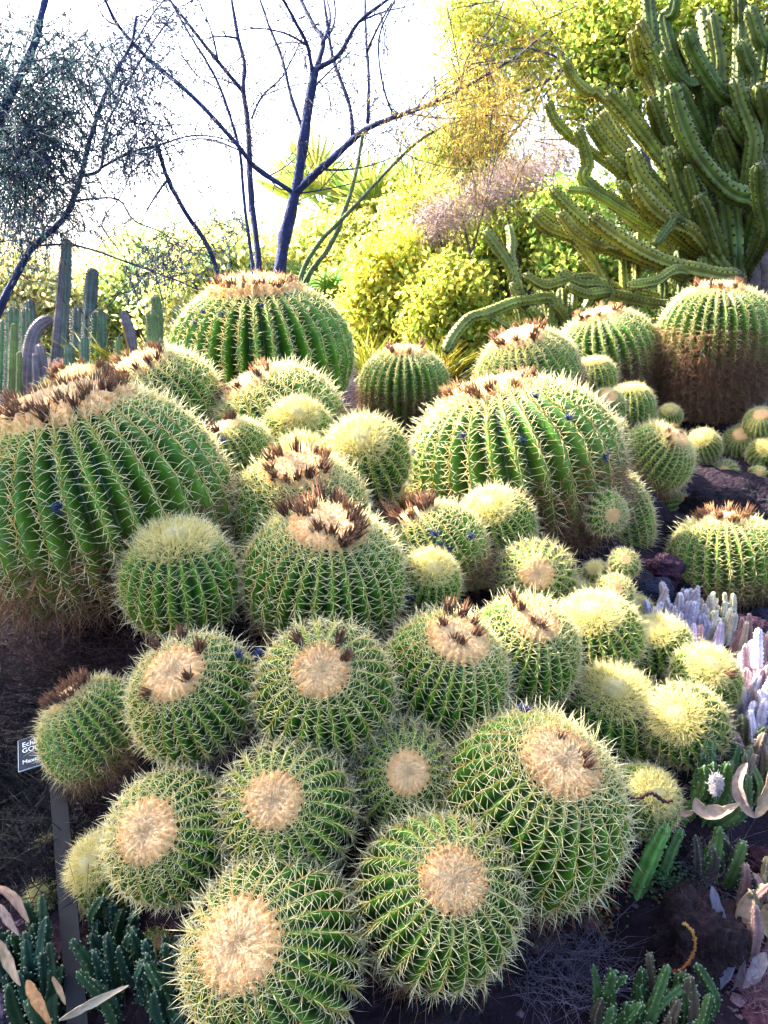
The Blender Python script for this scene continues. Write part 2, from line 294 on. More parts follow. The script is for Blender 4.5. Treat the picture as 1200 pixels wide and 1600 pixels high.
# ------------------------------------------------------------------ barrel cactus table: centre px, radius px, crown px, real radius (m), proto, flowers, label
SC = .75
B = [
 ((425,1490),133,(375,1476),.165,'wa',0,'golden barrel with the widest peach wool crown, lowest on the mound'),
 ((681,1405),122,(706,1382),.16,'wd',0,'barrel with round peach crown overhanging the bare purple soil'),
 ((270,1306),98,(231,1299),.132,'wa',0,'barrel with peach crown turned left, just above the widest-crowned barrel'),
 ((447,1268),101,(428,1253),.132,'wb',0,'barrel with bare peach crown under the one with three brown tufts'),
 ((178,1362),62,(141,1350),.092,'yb',0,'small half-hidden barrel with yellow crown right beside the sign stake'),
 ((630,1216),78,(637,1208),.112,'wb',0,'smaller barrel with tan crown wedged between two wide barrels'),
 ((825,1264),138,(871,1208),.19,'wc',[(868,1166),(902,1192),(904,1208)],'wide barrel with oval crown and a web caught on its ribs'),
 ((1003,1252),52,(1024,1240),.08,'yb',0,'small barrel with a dry brown twig lying across its tan crown'),
 ((154,1142),81,(108,1090),.13,'wc',14,'barrel leaning left over the dark plant sign, brown tufts down its crown'),
 ((301,1090),96,(271,1052),.142,'wa',[(243,1008),(280,990),(307,1015),(291,1058),(232,1078)],'barrel with whitish crown ringed by five brown tufts'),
 ((505,1086),103,(502,1054),.152,'wd',[(470,1005),(526,1008),(536,1032)],'barrel with three brown tufts above a round peach crown'),
 ((693,1062),95,(714,1008),.152,'wa',[(700,965),(720,970),(736,985),(692,988),(738,1002),(707,1008),(716,1014)],'barrel with crown speckled by seven dark tufts beside a diagonal row of four'),
 ((816,1028),84,(836,982),.145,'wd',[(804,946),(814,962),(830,980),(842,986)],'barrel with a diagonal row of four dark tufts on its crown'),
 ((950,1125),76,(962,1086),.135,'yb',0,'bright yellow crowned barrel above the small twig-crossed one'),
 ((1072,1136),60,(1062,1122),.10,'yb',0,'barrel with flat tan crown at the mound edge behind green stems'),
 ((1100,1062),52,(1112,1040),.094,'ya',[(1136,1052)],'yellow barrel with a single brown tuft by the pale pink stems'),
 ((932,993),65,(927,956),.122,'ya',0,'round barrel with fluffy yellow top below the pup cluster'),
 ((1030,1022),54,(1024,986),.108,'yb',0,'yellow spined barrel tucked behind the single-tufted one'),
 ((833,908),60,(838,898),.122,'wb',0,'barrel with a pale tan crown at the foot of the dead spine skirt'),
 ((775,826),58,(764,793),.124,'ya',0,'yellow topped barrel before the great barrel with the spine skirt'),
 ((682,868),80,(648,806),.168,'lb',10,'dark green barrel with ring of brown tufts and blue blossoms'),
 ((668,912),47,(676,890),.088,'yb',0,'small glowing yellow barrel squeezed under the blue blossoms'),
 ((510,905),118,(513,828),.215,'la',[(462,790),(478,785),(450,800),(504,780),(520,782),(530,788),(490,800),(540,800),(548,818),(548,842),(500,832),(518,838),(536,850),(480,812),(556,828),(470,800)],'barrel at the heart of the mound, white crown crowded with brown tufts'),
 ((470,815),108,(466,745),.225,'lb',12,'barrel behind the heart of the mound with a dense comb of tufts'),
 ((285,912),88,(276,850),.155,'ya',0,'yellow topped barrel nestled against the huge leaning barrel'),
 ((165,805),186,(108,640),.375,'big',40,'huge barrel leaning left with a long band of brown tufts'),
 ((466,680),52,(466,652),.138,'ya',0,'fluffy yellow barrel below the tufted one under the crown-ringed giant'),
 ((370,712),58,(350,672),.142,'lb',4,'small barrel with few dark tufts against the huge leaning barrel'),
 ((572,722),64,(563,688),.145,'yb',0,'yellow crowned barrel sloping toward the great skirted barrel'),
 ((470,738),52,(476,708),.128,'yb',0,'yellow barrel peeking over the dense comb of tufts'),
 ((435,672),102,(392,602),.285,'lb',10,'broad barrel with a row of tufts in front of the crown-ringed giant'),
 ((409,560),137,(402,452),.47,'bigb',44,'giant upright barrel with a flat ring of tufts, highest on the mound'),
 ((256,640),92,(226,578),.26,'lb',12,'barrel with brown tuft row behind the huge leaning barrel'),
 ((140,650),76,(128,592),.24,'la',8,'barrel almost hidden behind the huge leaning barrel'),
 ((632,606),69,(632,548),.28,'tallb',8,'upright barrel with brown skirt standing against the bright shrubs'),
 ((797,735),157,(770,612),.40,'bigs',28,'great broad barrel with a dark tangled skirt of dead spines'),
 ((825,595),80,(808,532),.275,'big',12,'rust tufted barrel right behind the great skirted barrel'),
 ((945,550),76,(928,482),.32,'tallb',10,'sun rimmed barrel before the candelabra cactus, brown at its foot'),
 ((1117,522),82,(1116,445),.33,'tall',10,'tall cylindrical barrel with a long brown and violet skirt'),
 ((986,640),35,(984,606),.125,'ya',0,'yellow fringed barrel between the tall barrel and the great one'),
 ((930,590),32,(925,560),.118,'ya',0,'yellow pup pressed against the rust tufted barrel'),
 ((946,640),30,(949,622),.10,'wb',0,'round pup with tan crown below the yellow fringed barrel'),
 ((955,678),25,(959,668),.075,'pupw',0,'little pale pup at the shoulder of the great skirted barrel'),
 ((1025,718),52,(1049,684),.168,'wc',[(1042,678),(1052,672),(1045,686),(1056,684),(1050,694),(1060,680)],'barrel turned right with six dark tufts on cream wool'),
 ((1100,699),26,(1095,686),.098,'ya',0,'glowing cream pup at the foot of the tall barrel'),
 ((1160,694),28,(1158,680),.108,'wb',0,'green pup with round tan crown at the foot of the tall barrel'),
 ((1191,664),26,(1189,649),.10,'wb',0,'pup with tan crown tucked beside the tall barrel skirt'),
 ((1133,741),20,(1131,736),.075,'pupw',0,'tiny pup on the dark rock face beneath the cream one'),
 ((1183,743),14,(1185,740),.052,'pupw',0,'tiniest pup on the dark rock face'),
 ((1132,878),82,(1132,808),.235,'lb',16,'separate round barrel with white crown standing among lava rocks'),
 ((946,802),32,(957,806),.072,'pupw',0,'white spined pup sprouting from the dead spine skirt'),
 ((968,812),48,(955,752),.14,'egg',0,'elongated yellow barrel behind the white spined pup'),
 ((1048,797),30,(1070,788),.10,'wb',0,'dark barrel in shade under the six-tufted one'),
 ((975,881),22,(977,874),.046,'pupw',0,'pup with tan button crown, topmost of the pup cluster'),
 ((932,898),20,(930,889),.043,'pup',0,'yellow starry pup in the pup cluster'),
 ((958,932),30,(961,922),.061,'pupw',0,'largest pale pup of the pup cluster'),
 ((906,930),22,(905,922),.046,'pup',0,'yellow pup half hidden at the edge of the pup cluster'),
 ((72,1334),25,(74,1322),.042,'pupw',0,'lone spiny pup in the shade behind the sign stake'),
 ((64,1404),24,(60,1398),.036,'pup',0,'shaded pup half buried in the dark green stems'),
 ((247,1478),26,(248,1473),.036,'pupw',0,'pup in deep shade beside the widest-crowned barrel'),
 ((553,1366),26,(551,1362),.039,'pupw',0,'tan pup deep in the gap between the lowest barrels'),
 ((0,715),48,(2,690),.165,'ya',0,'yellow spined barrel left of the huge leaning barrel'),
 ((1196,712),26,(1200,700),.098,'ya',0,'yellow pup hugging the two tan-crowned pups by the tall barrel'),
 ((630,785),27,(634,772),.072,'pup',0,'yellow pup against the shoulder of the great skirted barrel'),
 ((1046,650),18,(1046,640),.07,'ya',0,'small pup in the notch left of the tall barrel skirt'),
 ((545,690),34,(545,668),.10,'ya',0,'yellow pup beside the fluffy one below the giant'),
 ((600,775),34,(600,752),.10,'ya',0,'yellow pup in the crook beside the comb of tufts'),
 ((998,1078),34,(1004,1060),.072,'ya',0,'yellow pup wedged behind the flat tan crowned barrel'),
 ((988,968),34,(990,950),.075,'yb',0,'yellow pup just below the pale pup cluster'),
 ((745,935),28,(745,922),.062,'pup',0,'starry pup between the tufted crowns and the pale tan one'),
 ((612,722),30,(612,700),.085,'yb',0,'small yellow pup under the brown-skirted upright barrel'),
]
N = len(B); px = np.array([b[0] for b in B], float); rp = np.array([b[1] for b in B], float) * 1.05
d0 = np.array([b[3] * SC * F / b[1] for b in B]); ld = np.log(d0); RAYS = np.array([ray(*p) for p in px])
for it in range(300):                                              # neighbours press together but do not run through each other
    d = np.exp(ld); C = EYE + d[:, None] * RAYS; R_ = rp * d / F; g = np.zeros(N)
    for i in range(N):
        D = np.linalg.norm(C - C[i], axis=1); ov = .86 * (R_ + R_[i]) - D; ov[i] = -1
        for j in np.where(ov > 0)[0]:
            sg = 1 if (d0[i], i) > (d0[j], j) else -1; g[i] += sg * ov[j] / d[i] * .12
    ld += g - .02 * (ld - np.log(d0))
DB = np.exp(ld); CB = EYE + DB[:, None] * RAYS; RB = rp * DB / F
# ------------------------------------------------------------------ ground
ctl = [(c[0], c[1] + .3 * r, c[2] - .80 * r) for c, r, b in zip(CB, RB, B) if b[4] not in ('tall', 'tallb', 'bigs')]
ctl += [(c[0], c[1], c[2] - r * k) for c, r, b in zip(CB, RB, B) for kk, k in (('tall', 1.45), ('tallb', .95), ('bigs', .72)) if b[4] == kk]
ctl += [(.255, .99, .38), (.58, 1.17, .40), (.45, 1.0, .385), (.7, 1.45, .43), (.81, 1.77, .46), (1.0, 2.1, .46), (1.25, 2.5, .455), (1.6, 2.5, .45), (1.1, 1.5, .43), (1.6, 2.0, .45), (.9, .9, .37),
        (-.48, .99, .37), (-.7, 1.0, .36), (-.2, .9, .36), (0, .75, .34), (-.75, 1.35, .42), (-1.0, 1.5, .45), (-1.4, 1.8, .5), (.3, .7, .33), (-.4, .7, .33), (.7, .7, .33),
        (-1.9, 2.6, .7), (-2.2, 3.2, .8), (1.25, 3.0, .62), (1.6, 3.0, .62), (1.5, 3.35, .85), (2.2, 3.3, .8), (2.4, 2.4, .5)]
ctl += [(x, y, .92) for x in np.arange(-3.2, 3.3, .5) for y in (4.2, 4.8, 5.4, 6.)]
ctl += [(x, y, z_) for x in (-3, -2, -1.2, 1.4, 2.2, 3.2) for y, z_ in ((.3, .2), (.0, .0))] + [(x, -.3, 0.) for x in np.arange(-3, 3.1, .5)] + [(x, .4, .25) for x in np.arange(-1, 1.1, .4)]
ctl = np.array(ctl)
def ground_z(x, y):
    x = np.atleast_1d(x).astype(float); y = np.atleast_1d(y).astype(float)
    r2 = (x[:, None] - ctl[None, :, 0]) ** 2 + (y[:, None] - ctl[None, :, 1]) ** 2
    w = np.exp(-r2 / .15 ** 2) + .02 / (r2 + .02) ** 1.5 * 1e-2
    z = (w * ctl[None, :, 2]).sum(1) / w.sum(1)
    far = np.clip((y - 5.6) / .6, 0, 1); z = z * (1 - far) + .92 * far
    nearb = np.clip((-.1 - y) / .4, 0, 1); return z * (1 - nearb)
def axis_pts(lo, hi, st, lim):
    a = list(np.arange(lo, hi, st)); k = st
    while a[-1] < lim: k *= 1.35; a.append(a[-1] + k)
    k = st
    while a[0] > -lim: k *= 1.35; a.insert(0, a[0] - k)
    return np.array(a)
gx = axis_pts(-2.6, 2.6, .03, 1500); gy = axis_pts(.3, 5.2, .03, 1500)
GX, GY = np.meshgrid(gx, gy); GZ = np.concatenate([ground_z(a, b) for a, b in zip(GX, GY)]).reshape(GX.shape)
near = (np.abs(GX) < 2.8) & (GY < 5.4) & (GY > 0)
hn = np.zeros_like(GZ)
for f_, a_ in ((9, .012), (23, .008), (51, .005), (97, .003)):
    q1, q2, q3 = rng.uniform(0, 6.28, 3); hn += a_ * np.sin(GX * f_ + q1 + 1.7 * np.sin(GY * f_ * .7 + q2)) * np.sin(GY * f_ * 1.1 + q3 + 1.3 * np.sin(GX * f_ * .6))
GZ = GZ + near * (hn + rng.normal(0, .003, GZ.shape))
for c, r, b in zip(CB, RB, B):
    D2 = (GX - c[0]) ** 2 + (GY - c[1]) ** 2; k = D2 < (.8 * r) ** 2; GZ[k] = np.minimum(GZ[k], c[2] - .45 * r)
g = MB(); ny, nx = GX.shape; ii = np.arange(ny * nx).reshape(ny, nx)
g.add(np.stack([GX, GY, GZ], -1).reshape(-1, 3), (.1, .1, .1), quads=np.stack([ii[:-1, :-1], ii[:-1, 1:], ii[1:, 1:], ii[1:, :-1]], -1).reshape(-1, 4))
def ground_mat():
    m = bpy.data.materials.new('purple_brown_soil'); m.use_nodes = True; n = m.node_tree.nodes; l = m.node_tree.links; b = n['Principled BSDF']; b.inputs['Roughness'].default_value = .95; b.inputs['Specular IOR Level'].default_value = .15
    tc = n.new('ShaderNodeTexCoord'); no = n.new('ShaderNodeTexNoise'); no.inputs['Scale'].default_value = 14; no.inputs['Detail'].default_value = 9; no.inputs['Roughness'].default_value = .7
    l.new(tc.outputs['Object'], no.inputs[0]); cr = n.new('ShaderNodeValToRGB'); e = cr.color_ramp.elements
    e[0].position = .32; e[0].color = (.007, .005, .012, 1); e[1].position = .72; e[1].color = (.036, .023, .034, 1); k = e.new(.5); k.color = (.017, .010, .018, 1)
    l.new(no.outputs['Fac'], cr.inputs[0]); vo = n.new('ShaderNodeTexVoronoi'); vo.inputs['Scale'].default_value = 60; l.new(tc.outputs['Object'], vo.inputs['Vector'])
    l.new(cr.outputs[0], b.inputs['Base Color']); ad = n.new('ShaderNodeMath'); ad.operation = 'SUBTRACT'; l.new(no.outputs['Fac'], ad.inputs[0]); 
    mu = n.new('ShaderNodeMath'); mu.operation = 'MULTIPLY'; mu.inputs[1].default_value = .4; l.new(vo.outputs['Distance'], mu.inputs[0]); l.new(mu.outputs[0], ad.inputs[1])
    bp = n.new('ShaderNodeBump'); bp.inputs['Strength'].default_value = .9; bp.inputs['Distance'].default_value = .03; l.new(ad.outputs[0], bp.inputs['Height']); l.new(bp.outputs[0], b.inputs['Normal']); return m
M_soil = ground_mat(); gr = g.obj('ground', M_soil, kind='structure')
def gz(x, y):
    i = np.clip(np.searchsorted(gx, x) - 1, 0, nx - 2); j = np.clip(np.searchsorted(gy, y) - 1, 0, ny - 2)
    u = (x - gx[i]) / (gx[i + 1] - gx[i]); v = (y - gy[j]) / (gy[j + 1] - gy[j])
    return float(GZ[j, i] * (1 - u) * (1 - v) + GZ[j, i + 1] * u * (1 - v) + GZ[j + 1, i] * (1 - u) * v + GZ[j + 1, i + 1] * u * v)
def on_ground(px_, py_, dmax=9.):
    """where the line of sight through a pixel meets the ground"""
    r = ray(px_, py_); d = .6
    while d < dmax:
        p = EYE + d * r
        if p[2] <= gz(p[0], p[1]): return np.array([p[0], p[1], gz(p[0], p[1])]), d
        d += .01
    return EYE + dmax * r, dmax
# ------------------------------------------------------------------ place the barrels
BC = []
for i, (pc, r_px, kp, rr_, key, fl, lab) in enumerate(B):
    pr = proto(key); C_ = CB[i]; R_ = RB[i]; toward = nrm(-RAYS[i]); right = nrm(np.cross(toward, -UP) * -1); right = nrm(RT - toward * np.dot(RT, toward)); up = np.cross(toward, right)
    u = (kp[0] - pc[0]) / r_px; v = -(kp[1] - pc[1]) / r_px
    cpol = pr['ctop'] - pr['zb']; l_ = math.hypot(u, v) / max(cpol, .6); 
    if l_ > .97: u, v = u / math.hypot(u, v), v / math.hypot(u, v); w_ = .2
    else: u, v = u / max(cpol, .6), v / max(cpol, .6); w_ = math.sqrt(1 - l_ * l_)
    if key == 'big': w_ = .30
    if key in ('tall', 'tallb', 'bigb', 'bigs'): w_ = .20 if key != 'tall' else .1
    ax = nrm(right * u + up * v + toward * w_)
    q = Vector(ax).to_track_quat('Z', 'Y').to_matrix().to_4x4() @ Matrix.Rotation(random.uniform(0, 6.28), 4, 'Z')
    o = thing('barrel_cactus', (0, 0, 0), lab, 'cactus', 'golden barrel cacti on the mound')
    o.matrix_world = Matrix.Translation(Vector(C_ - ax * R_ * pr['zb'])) @ q @ Matrix.Diagonal((R_ * random.uniform(.97, 1.03), R_ * random.uniform(.97, 1.03), R_ * (random.uniform(.95, 1.06) if key not in ('tall', 'bigs', 'bigb') else 1), 1))
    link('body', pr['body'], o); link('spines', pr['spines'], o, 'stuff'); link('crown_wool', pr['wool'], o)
    BC.append((o, pr, ax, R_, C_))
    loc = []; inv = o.matrix_world.inverted()
    if isinstance(fl, int):
        for k in range(fl):
            a = 6.283 * (k + random.uniform(-.35, .35)) / max(fl, 1) * (2 if fl > 14 else 1); rad_ = pr['cw'] * (random.uniform(.78, 1.0) if fl <= 14 or k % 2 == 0 else random.uniform(.55, .85))
            loc.append((rad_ * math.cos(a), rad_ * math.sin(a)))
    else:
        ap = C_ + ax * R_ * (pr['top'] - pr['zb'])
        for (fx, fy) in fl:
            rv = ray(fx, fy); t_ = np.dot(ap - EYE, ax) / np.dot(rv, ax); h = inv @ Vector(EYE + rv * t_); hr = math.hypot(h.x, h.y)
            k = min(1, .62 / max(hr, 1e-6)); loc.append((h.x * k, h.y * k))
    for (x_, y_) in loc:
        r0 = math.hypot(x_, y_); zf = float(np.interp(r0, *pr['prof'])); t = link('dry_flower', random.choice(TUFT if key[:2] in ('la', 'lb', 'bi', 'ta') else TUFT[:4]), o)
        s_ = random.uniform(.024, .034) * (1.6 if key[:2] in ('la', 'lb', 'bi', 'ta') else 1.1) / R_; n_ = Vector((x_ * .8 / max(pr['cw'], .2) * .7, y_ * .8 / max(pr['cw'], .2) * .7, 1)).normalized()
        t.matrix_local = Matrix.Translation((x_, y_, zf + .012)) @ n_.to_track_quat('Z', 'Y').to_matrix().to_4x4() @ Matrix.Rotation(random.uniform(0, 6), 4, 'Z') @ Matrix.Diagonal((s_, s_, s_ * random.uniform(.9, 1.35), 1))
# withered blue blossoms lying in the spines
for k, (bx_, by_) in enumerate([(91,792),(724,682),(888,655),(944,714),(836,620),(688,852),(702,858),(680,835),(680,770),(774,872),(745,762),(372,1025),(408,1022),(348,492),(318,488),(410,478),(306,505),(350,690),(648,706),(816,688),(735,840),(642,935),(820,1112)]):
    best = None
    for (o, pr, ax, R_, C_) in BC:                               # the barrel that the line of sight meets first
        rv = nrm(ray(bx_, by_)); oc = EYE - C_; b_ = np.dot(oc, rv); cc = np.dot(oc, oc) - (R_ * 1.08) ** 2
        if b_ * b_ > cc:
            t_ = -b_ - math.sqrt(b_ * b_ - cc)
            if best is None or t_ < best[0]: best = (t_, EYE + rv * t_, C_, o['label'])
    if best is None: continue
    o = link('withered_blossom', BLUE[k % 3]); nv = Vector(nrm(best[1] - best[2])); s_ = random.uniform(.015, .021)
    o.matrix_world = Matrix.Translation(Vector(best[1])) @ nv.to_track_quat('Z', 'Y').to_matrix().to_4x4() @ Matrix.Scale(s_, 4)
    tag(o, ' '.join(('withered blue blossom on the ' + best[3].replace(',', '')).split()[:15]), 'blossom', 'withered blue blossoms')
# ------------------------------------------------------------------ fallen spines on the soil between the barrels
fs = MB(); q = 5200; xx = rng.uniform(-1.6, 1.7, q); yy = rng.uniform(.75, 3.6, q); keep = np.array([min(np.hypot(CB[:, 0] - a, CB[:, 1] - b) / RB) < 1.55 for a, b in zip(xx, yy)]); xx = xx[keep]; yy = yy[keep]
zz = np.array([gz(a, b) for a, b in zip(xx, yy)]) + .004; dd = rng.normal(size=(len(xx), 3)) * [1, 1, .35]
spikes(fs, np.stack([xx, yy, zz], 1), dd, rng.uniform(.02, .07, len(xx)), .0007, .3 * rng.normal(size=(len(xx), 3)) * [1, 1, .3], (.13, .09, .08), (.22, .16, .13))
o = fs.obj('fallen_spines', M_spine, kind='stuff'); tag(o, 'dead brown spines littering the soil under the barrels', 'litter')
# ------------------------------------------------------------------ candelabra cactus on the right
def at(px_, py_, d): return P(px_, py_, d)
ARM = [  # tip first: (px,py)..., width px, depth of tip, depth of base
 ([(882,93),(894,120),(917,143),(943,152)],18,4.3,4.5), ([(856,157),(867,187),(888,210),(897,217)],17,4.2,4.4), ([(949,143),(972,166),(1002,204),(1025,235)],24,4.3,4.5),
 ([(1010,-20),(1016,38),(1022,87),(1037,140),(1042,222)],23,4.5,4.6), ([(1056,-10),(1051,20),(1040,45)],22,4.6,4.7), ([(1072,44),(1083,79),(1104,117),(1124,146),(1142,166)],28,4.2,4.45),
 ([(1037,79),(1051,111),(1072,131),(1095,140)],24,4.3,4.5), ([(1112,20),(1118,58),(1124,96),(1124,128)],27,4.4,4.5), ([(1048,131),(1060,180),(1078,226),(1105,266),(1140,300),(1181,319)],31,4.0,4.35),
 ([(1155,-15),(1156,20),(1157,60)],24,4.6,4.7), ([(1170,8),(1185,58),(1192,93)],26,4.5,4.6), ([(1157,62),(1168,96),(1177,130)],26,4.4,4.5), ([(1147,122),(1159,163),(1174,204),(1177,235)],27,4.3,4.4),
 ([(1185,130),(1193,165),(1196,200)],30,4.2,4.4), ([(1170,134),(1182,187),(1194,227)],23,4.4,4.5), ([(987,47),(996,96),(1013,125)],22,4.5,4.7), ([(978,137),(987,163),(999,190)],20,4.6,4.7),
 ([(920,190),(937,216),(967,250)],22,4.2,4.4), ([(935,178),(955,210),(978,236)],20,4.4,4.5), ([(902,201),(911,225),(918,255),(921,290)],22,4.1,4.3), ([(1095,140),(1093,175),(1083,206)],26,4.6,4.7),
 ([(1130,169),(1150,204),(1171,240)],24,4.3,4.5), ([(1060,60),(1066,90),(1070,110)],26,4.7,4.8), ([(1016,152),(1025,181),(1037,213)],26,4.3,4.5),
 ([(861,293),(890,325),(928,357),(953,372)],22,4.0,4.2), ([(833,334),(852,353),(883,366)],20,4.1,4.2), ([(842,325),(864,341),(885,352)],16,4.15,4.25), ([(874,331),(899,363),(934,385),(959,388)],22,3.95,4.15),
 ([(921,338),(962,369),(1010,398),(1061,417),(1121,430),(1152,433)],26,3.9,4.3), ([(886,296),(915,298),(932,306)],13,4.2,4.3), ([(947,246),(972,271),(997,290)],22,4.2,4.4),
 ([(969,284),(997,319),(1023,343)],21,4.1,4.3), ([(991,290),(1016,322),(1048,347),(1080,363)],26,4.0,4.3), ([(985,230),(997,271),(1026,306),(1061,343)],26,4.2,4.4),
 ([(1042,228),(1061,293),(1086,357),(1105,388),(1137,433)],30,4.3,4.45), ([(1054,236),(1073,268),(1090,300)],26,4.2,4.4), ([(1073,258),(1083,293),(1090,320)],18,4.15,4.3), ([(1089,303),(1105,341),(1121,390)],32,4.2,4.4),
 ([(1184,255),(1187,309),(1196,363)],27,3.9,4.2), ([(1124,270),(1140,341),(1146,420)],36,4.45,4.5), ([(981,446),(1023,439),(1061,422)],18,3.9,4.1),
 ([(896,369),(924,404),(947,445),(966,463)],20,4.2,4.3), ([(975,395),(978,450),(982,500)],20,4.35,4.4), ([(997,363),(994,433),(1000,500)],15,4.4,4.4), ([(1023,382),(1042,357),(1060,345)],18,4.1,4.2),
 ([(905,407),(931,433),(960,450)],18,4.3,4.4), ([(1010,20),(1040,110),(1080,200),(1110,290),(1140,380)],30,4.85,4.75), ([(1100,10),(1120,130),(1140,240),(1150,360)],32,4.9,4.75), ([(1195,20),(1180,150),(1172,280),(1165,400)],34,4.9,4.75),
 ([(960,200),(1000,270),(1060,340),(1120,410)],28,4.8,4.75), ([(1020,210),(1050,280),(1090,350),(1130,420)],28,4.8,4.7), ([(940,300),(1000,350),(1070,400),(1130,440)],26,4.7,4.7), ([(1200,200),(1190,290),(1175,400)],30,4.5,4.6),
 ([(1080,180),(1095,260),(1120,340),(1150,420)],28,4.6,4.6), ([(1215,60),(1212,150),(1205,260),(1190,380)],30,4.5,4.6), ([(1060,390),(1062,430),(1066,470)],18,4.5,4.5), ([(1030,410),(1036,450),(1040,490)],16,4.55,4.5), ([(1095,400),(1100,440),(1110,470)],18,4.4,4.45)]
for _ in range(34):                                                # further arms filling the fan
    x = random.uniform(930, 1210); y = random.uniform(0, 330) + max(0, (1000 - x)) * .9; k_ = (1165 - x) / 250; w_ = random.uniform(18, 27)
    ARM.append(([(x, y), (x + 14 + 10 * k_, y + 45), (x + 34 * k_ + 26, y + 90), (x + 70 * k_ + 24, y + 130)], w_, random.uniform(4.35, 4.8), random.uniform(4.6, 4.75)))
TR = lambda t: at(1165 - 6 * t, 470 - 120 * t, 4.62)
root = thing('candelabra_cactus', at(1160, 560, 4.65), 'towering candelabra cactus of many upcurved green arms behind the tall barrel', 'cactus')
inv = root.location.copy()
def local(p): return np.asarray(p) - np.array(inv)
for k, (pp, w_, dt, db) in enumerate(ARM):
    n = len(pp); pts = [at(x, y, dt + (db - dt) * i / (n - 1)) for i, (x, y) in enumerate(pp)]; rad = [w_ * .50 * (dt + (db - dt) * i / (n - 1)) / F * (.86 if i == 0 else 1) for i in range(n)]
    tr = TR(max(-.5, min(.9, (440 - pp[-1][1]) / 300)))                # each arm grows out of the trunk
    if np.linalg.norm(tr - pts[-1]) > .12: pts.append(pts[-1] * .45 + tr * .55 + np.array([0, .05, -.03])); rad.append(rad[-1] * .85); pts.append(tr); rad.append(rad[-1] * .9)
    pts = [local(p) for p in pts[::-1]]; rad = rad[::-1]; m = MB(); v = random.uniform(.8, 1.2); lit_k = 1.4 if pp[0][0] < 1000 else .85; y_ = random.uniform(0, .35) + (.35 if pp[0][0] < 1000 else 0)  # sun and shade put into the colour: left arms lighter, right ones darker
    column(m, pts, rad, nr=random.choice((5, 6, 6)), valley=.62, cr=np.array([.15 + .14 * y_, .23 + .03 * y_, .045]) * v * lit_k, cv=np.array([.045 + .07 * y_, .10, .022]) * v * lit_k, base_col=(.10, .06, .05) if k in (28, 40) else (.07, .10, .04), base_len=.25 if k in (28, 40) else .05,
           areole=rad[0] * .95, step=.42, seed=k, acol=(.03, .02, .018))  # ribs paler than furrows: sunlight on the rib edges put into the colour
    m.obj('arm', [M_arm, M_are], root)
for k, (x0, x1, w_) in enumerate([(1150, 1150, 34), (1172, 1168, 30), (1190, 1186, 30), (1135, 1146, 26)]):
    m = MB(); tube(m, [local(at(x1, 585, 4.68)), local(at(x0, 500, 4.66)), local(at(x0 + 2, 430, 4.62)), local(at(x0 - 4, 360, 4.6))], [w_ * .6 * 4.6 / F, w_ * .52 * 4.6 / F, w_ * .5 * 4.6 / F, w_ * .35 * 4.6 / F], 14, (.11, .085, .08), rough=.05, seed=k)
    m.obj('trunk', M_bark, root)
# sprawling columnar cactus beside it
root = thing('sprawling_cactus', at(850, 545, 4.2), 'sprawling ribbed cactus with one arm arching down before the bright shrubs', 'cactus'); inv = root.location.copy()
for k, (pp, w_, dt, db) in enumerate([([(757,359),(779,389),(800,421),(808,453),(819,515)],20,4.1,4.2), ([(795,351),(800,378),(802,415)],16,4.2,4.15), ([(696,551),(709,525),(733,498),(760,490),(800,474),(829,469),(864,472)],19,4.0,4.15), ([(773,498),(790,508),(810,524)],15,4.05,4.15),
    ([(819,429),(851,445),(893,436),(930,446)],17,4.0,4.2), ([(874,425),(902,440),(947,454)],18,4.1,4.2), ([(886,447),(915,459),(952,463)],17,4.0,4.2), ([(827,479),(840,495),(858,520)],17,4.1,4.2), ([(864,474),(880,492),(884,520)],16,4.05,4.2), ([(800,440),(818,480),(838,530)],18,4.15,4.2),
    ([(877,450),(877,480),(874,520)],19,4.25,4.2), ([(895,455),(894,490),(890,525)],18,4.3,4.2), ([(845,440),(852,480),(858,520)],18,4.25,4.2)]):
    n = len(pp); pts = [at(x, y, dt + (db - dt) * i / (n - 1)) for i, (x, y) in enumerate(pp)]; pts.append(at(852 + (pp[-1][0] - 852) * .35, 548, 4.2))
    rad = [w_ * .52 * dt / F * (.88 if i == 0 else 1) for i in range(n + 1)]; m = MB(); v = random.uniform(.85, 1.2)
    column(m, [np.array(p) - np.array(inv) for p in pts[::-1]], rad[::-1], nr=6, valley=.66, cr=np.array([.24, .27, .06]) * v, cv=np.array([.10, .15, .035]) * v, areole=rad[0] * .95, step=.42, seed=90 + k)
    m.obj('arm', [M_arm, M_are], root)
# dark column in the notch
def lone_column(name, pp, w_, d, label, cr, cv, nr=8, valley=.78, group=None, areole=0.5, tipk=1., dend=None, grow=40):
    r_ = w_ * .5 * d / F; dend = d if dend is None else dend
    pts = [at(x, y, d + (dend - d) * i / max(1, len(pp) - 1)) for i, (x, y) in enumerate(pp)]; b = pts[-1].copy(); b[2] = min(b[2] - .05, gz(b[0], b[1]) - .04); pts.append(b)
    m = MB(); pts = [p - b for p in pts[::-1]]; column(m, pts, [r_ * 1.05] * (len(pts) - 1) + [r_ * .85], nr=nr, valley=valley, cr=cr, cv=cv, areole=r_ * areole, step=.35, seed=int(pp[0][0] * 7 + pp[0][1]), acol=(.12, .10, .09), tip=tipk)
    o = m.obj(name, [M_arm, M_are]); o.location = b; return tag(o, label, 'cactus', group)
lone_column('columnar_cactus', [(1030,568),(1032,610),(1034,655)], 34, 4.1, 'dark ribbed column in the notch beside the tall barrel', (.07, .12, .03), (.025, .05, .02), nr=7)
grp = 'columnar cacti on the left'
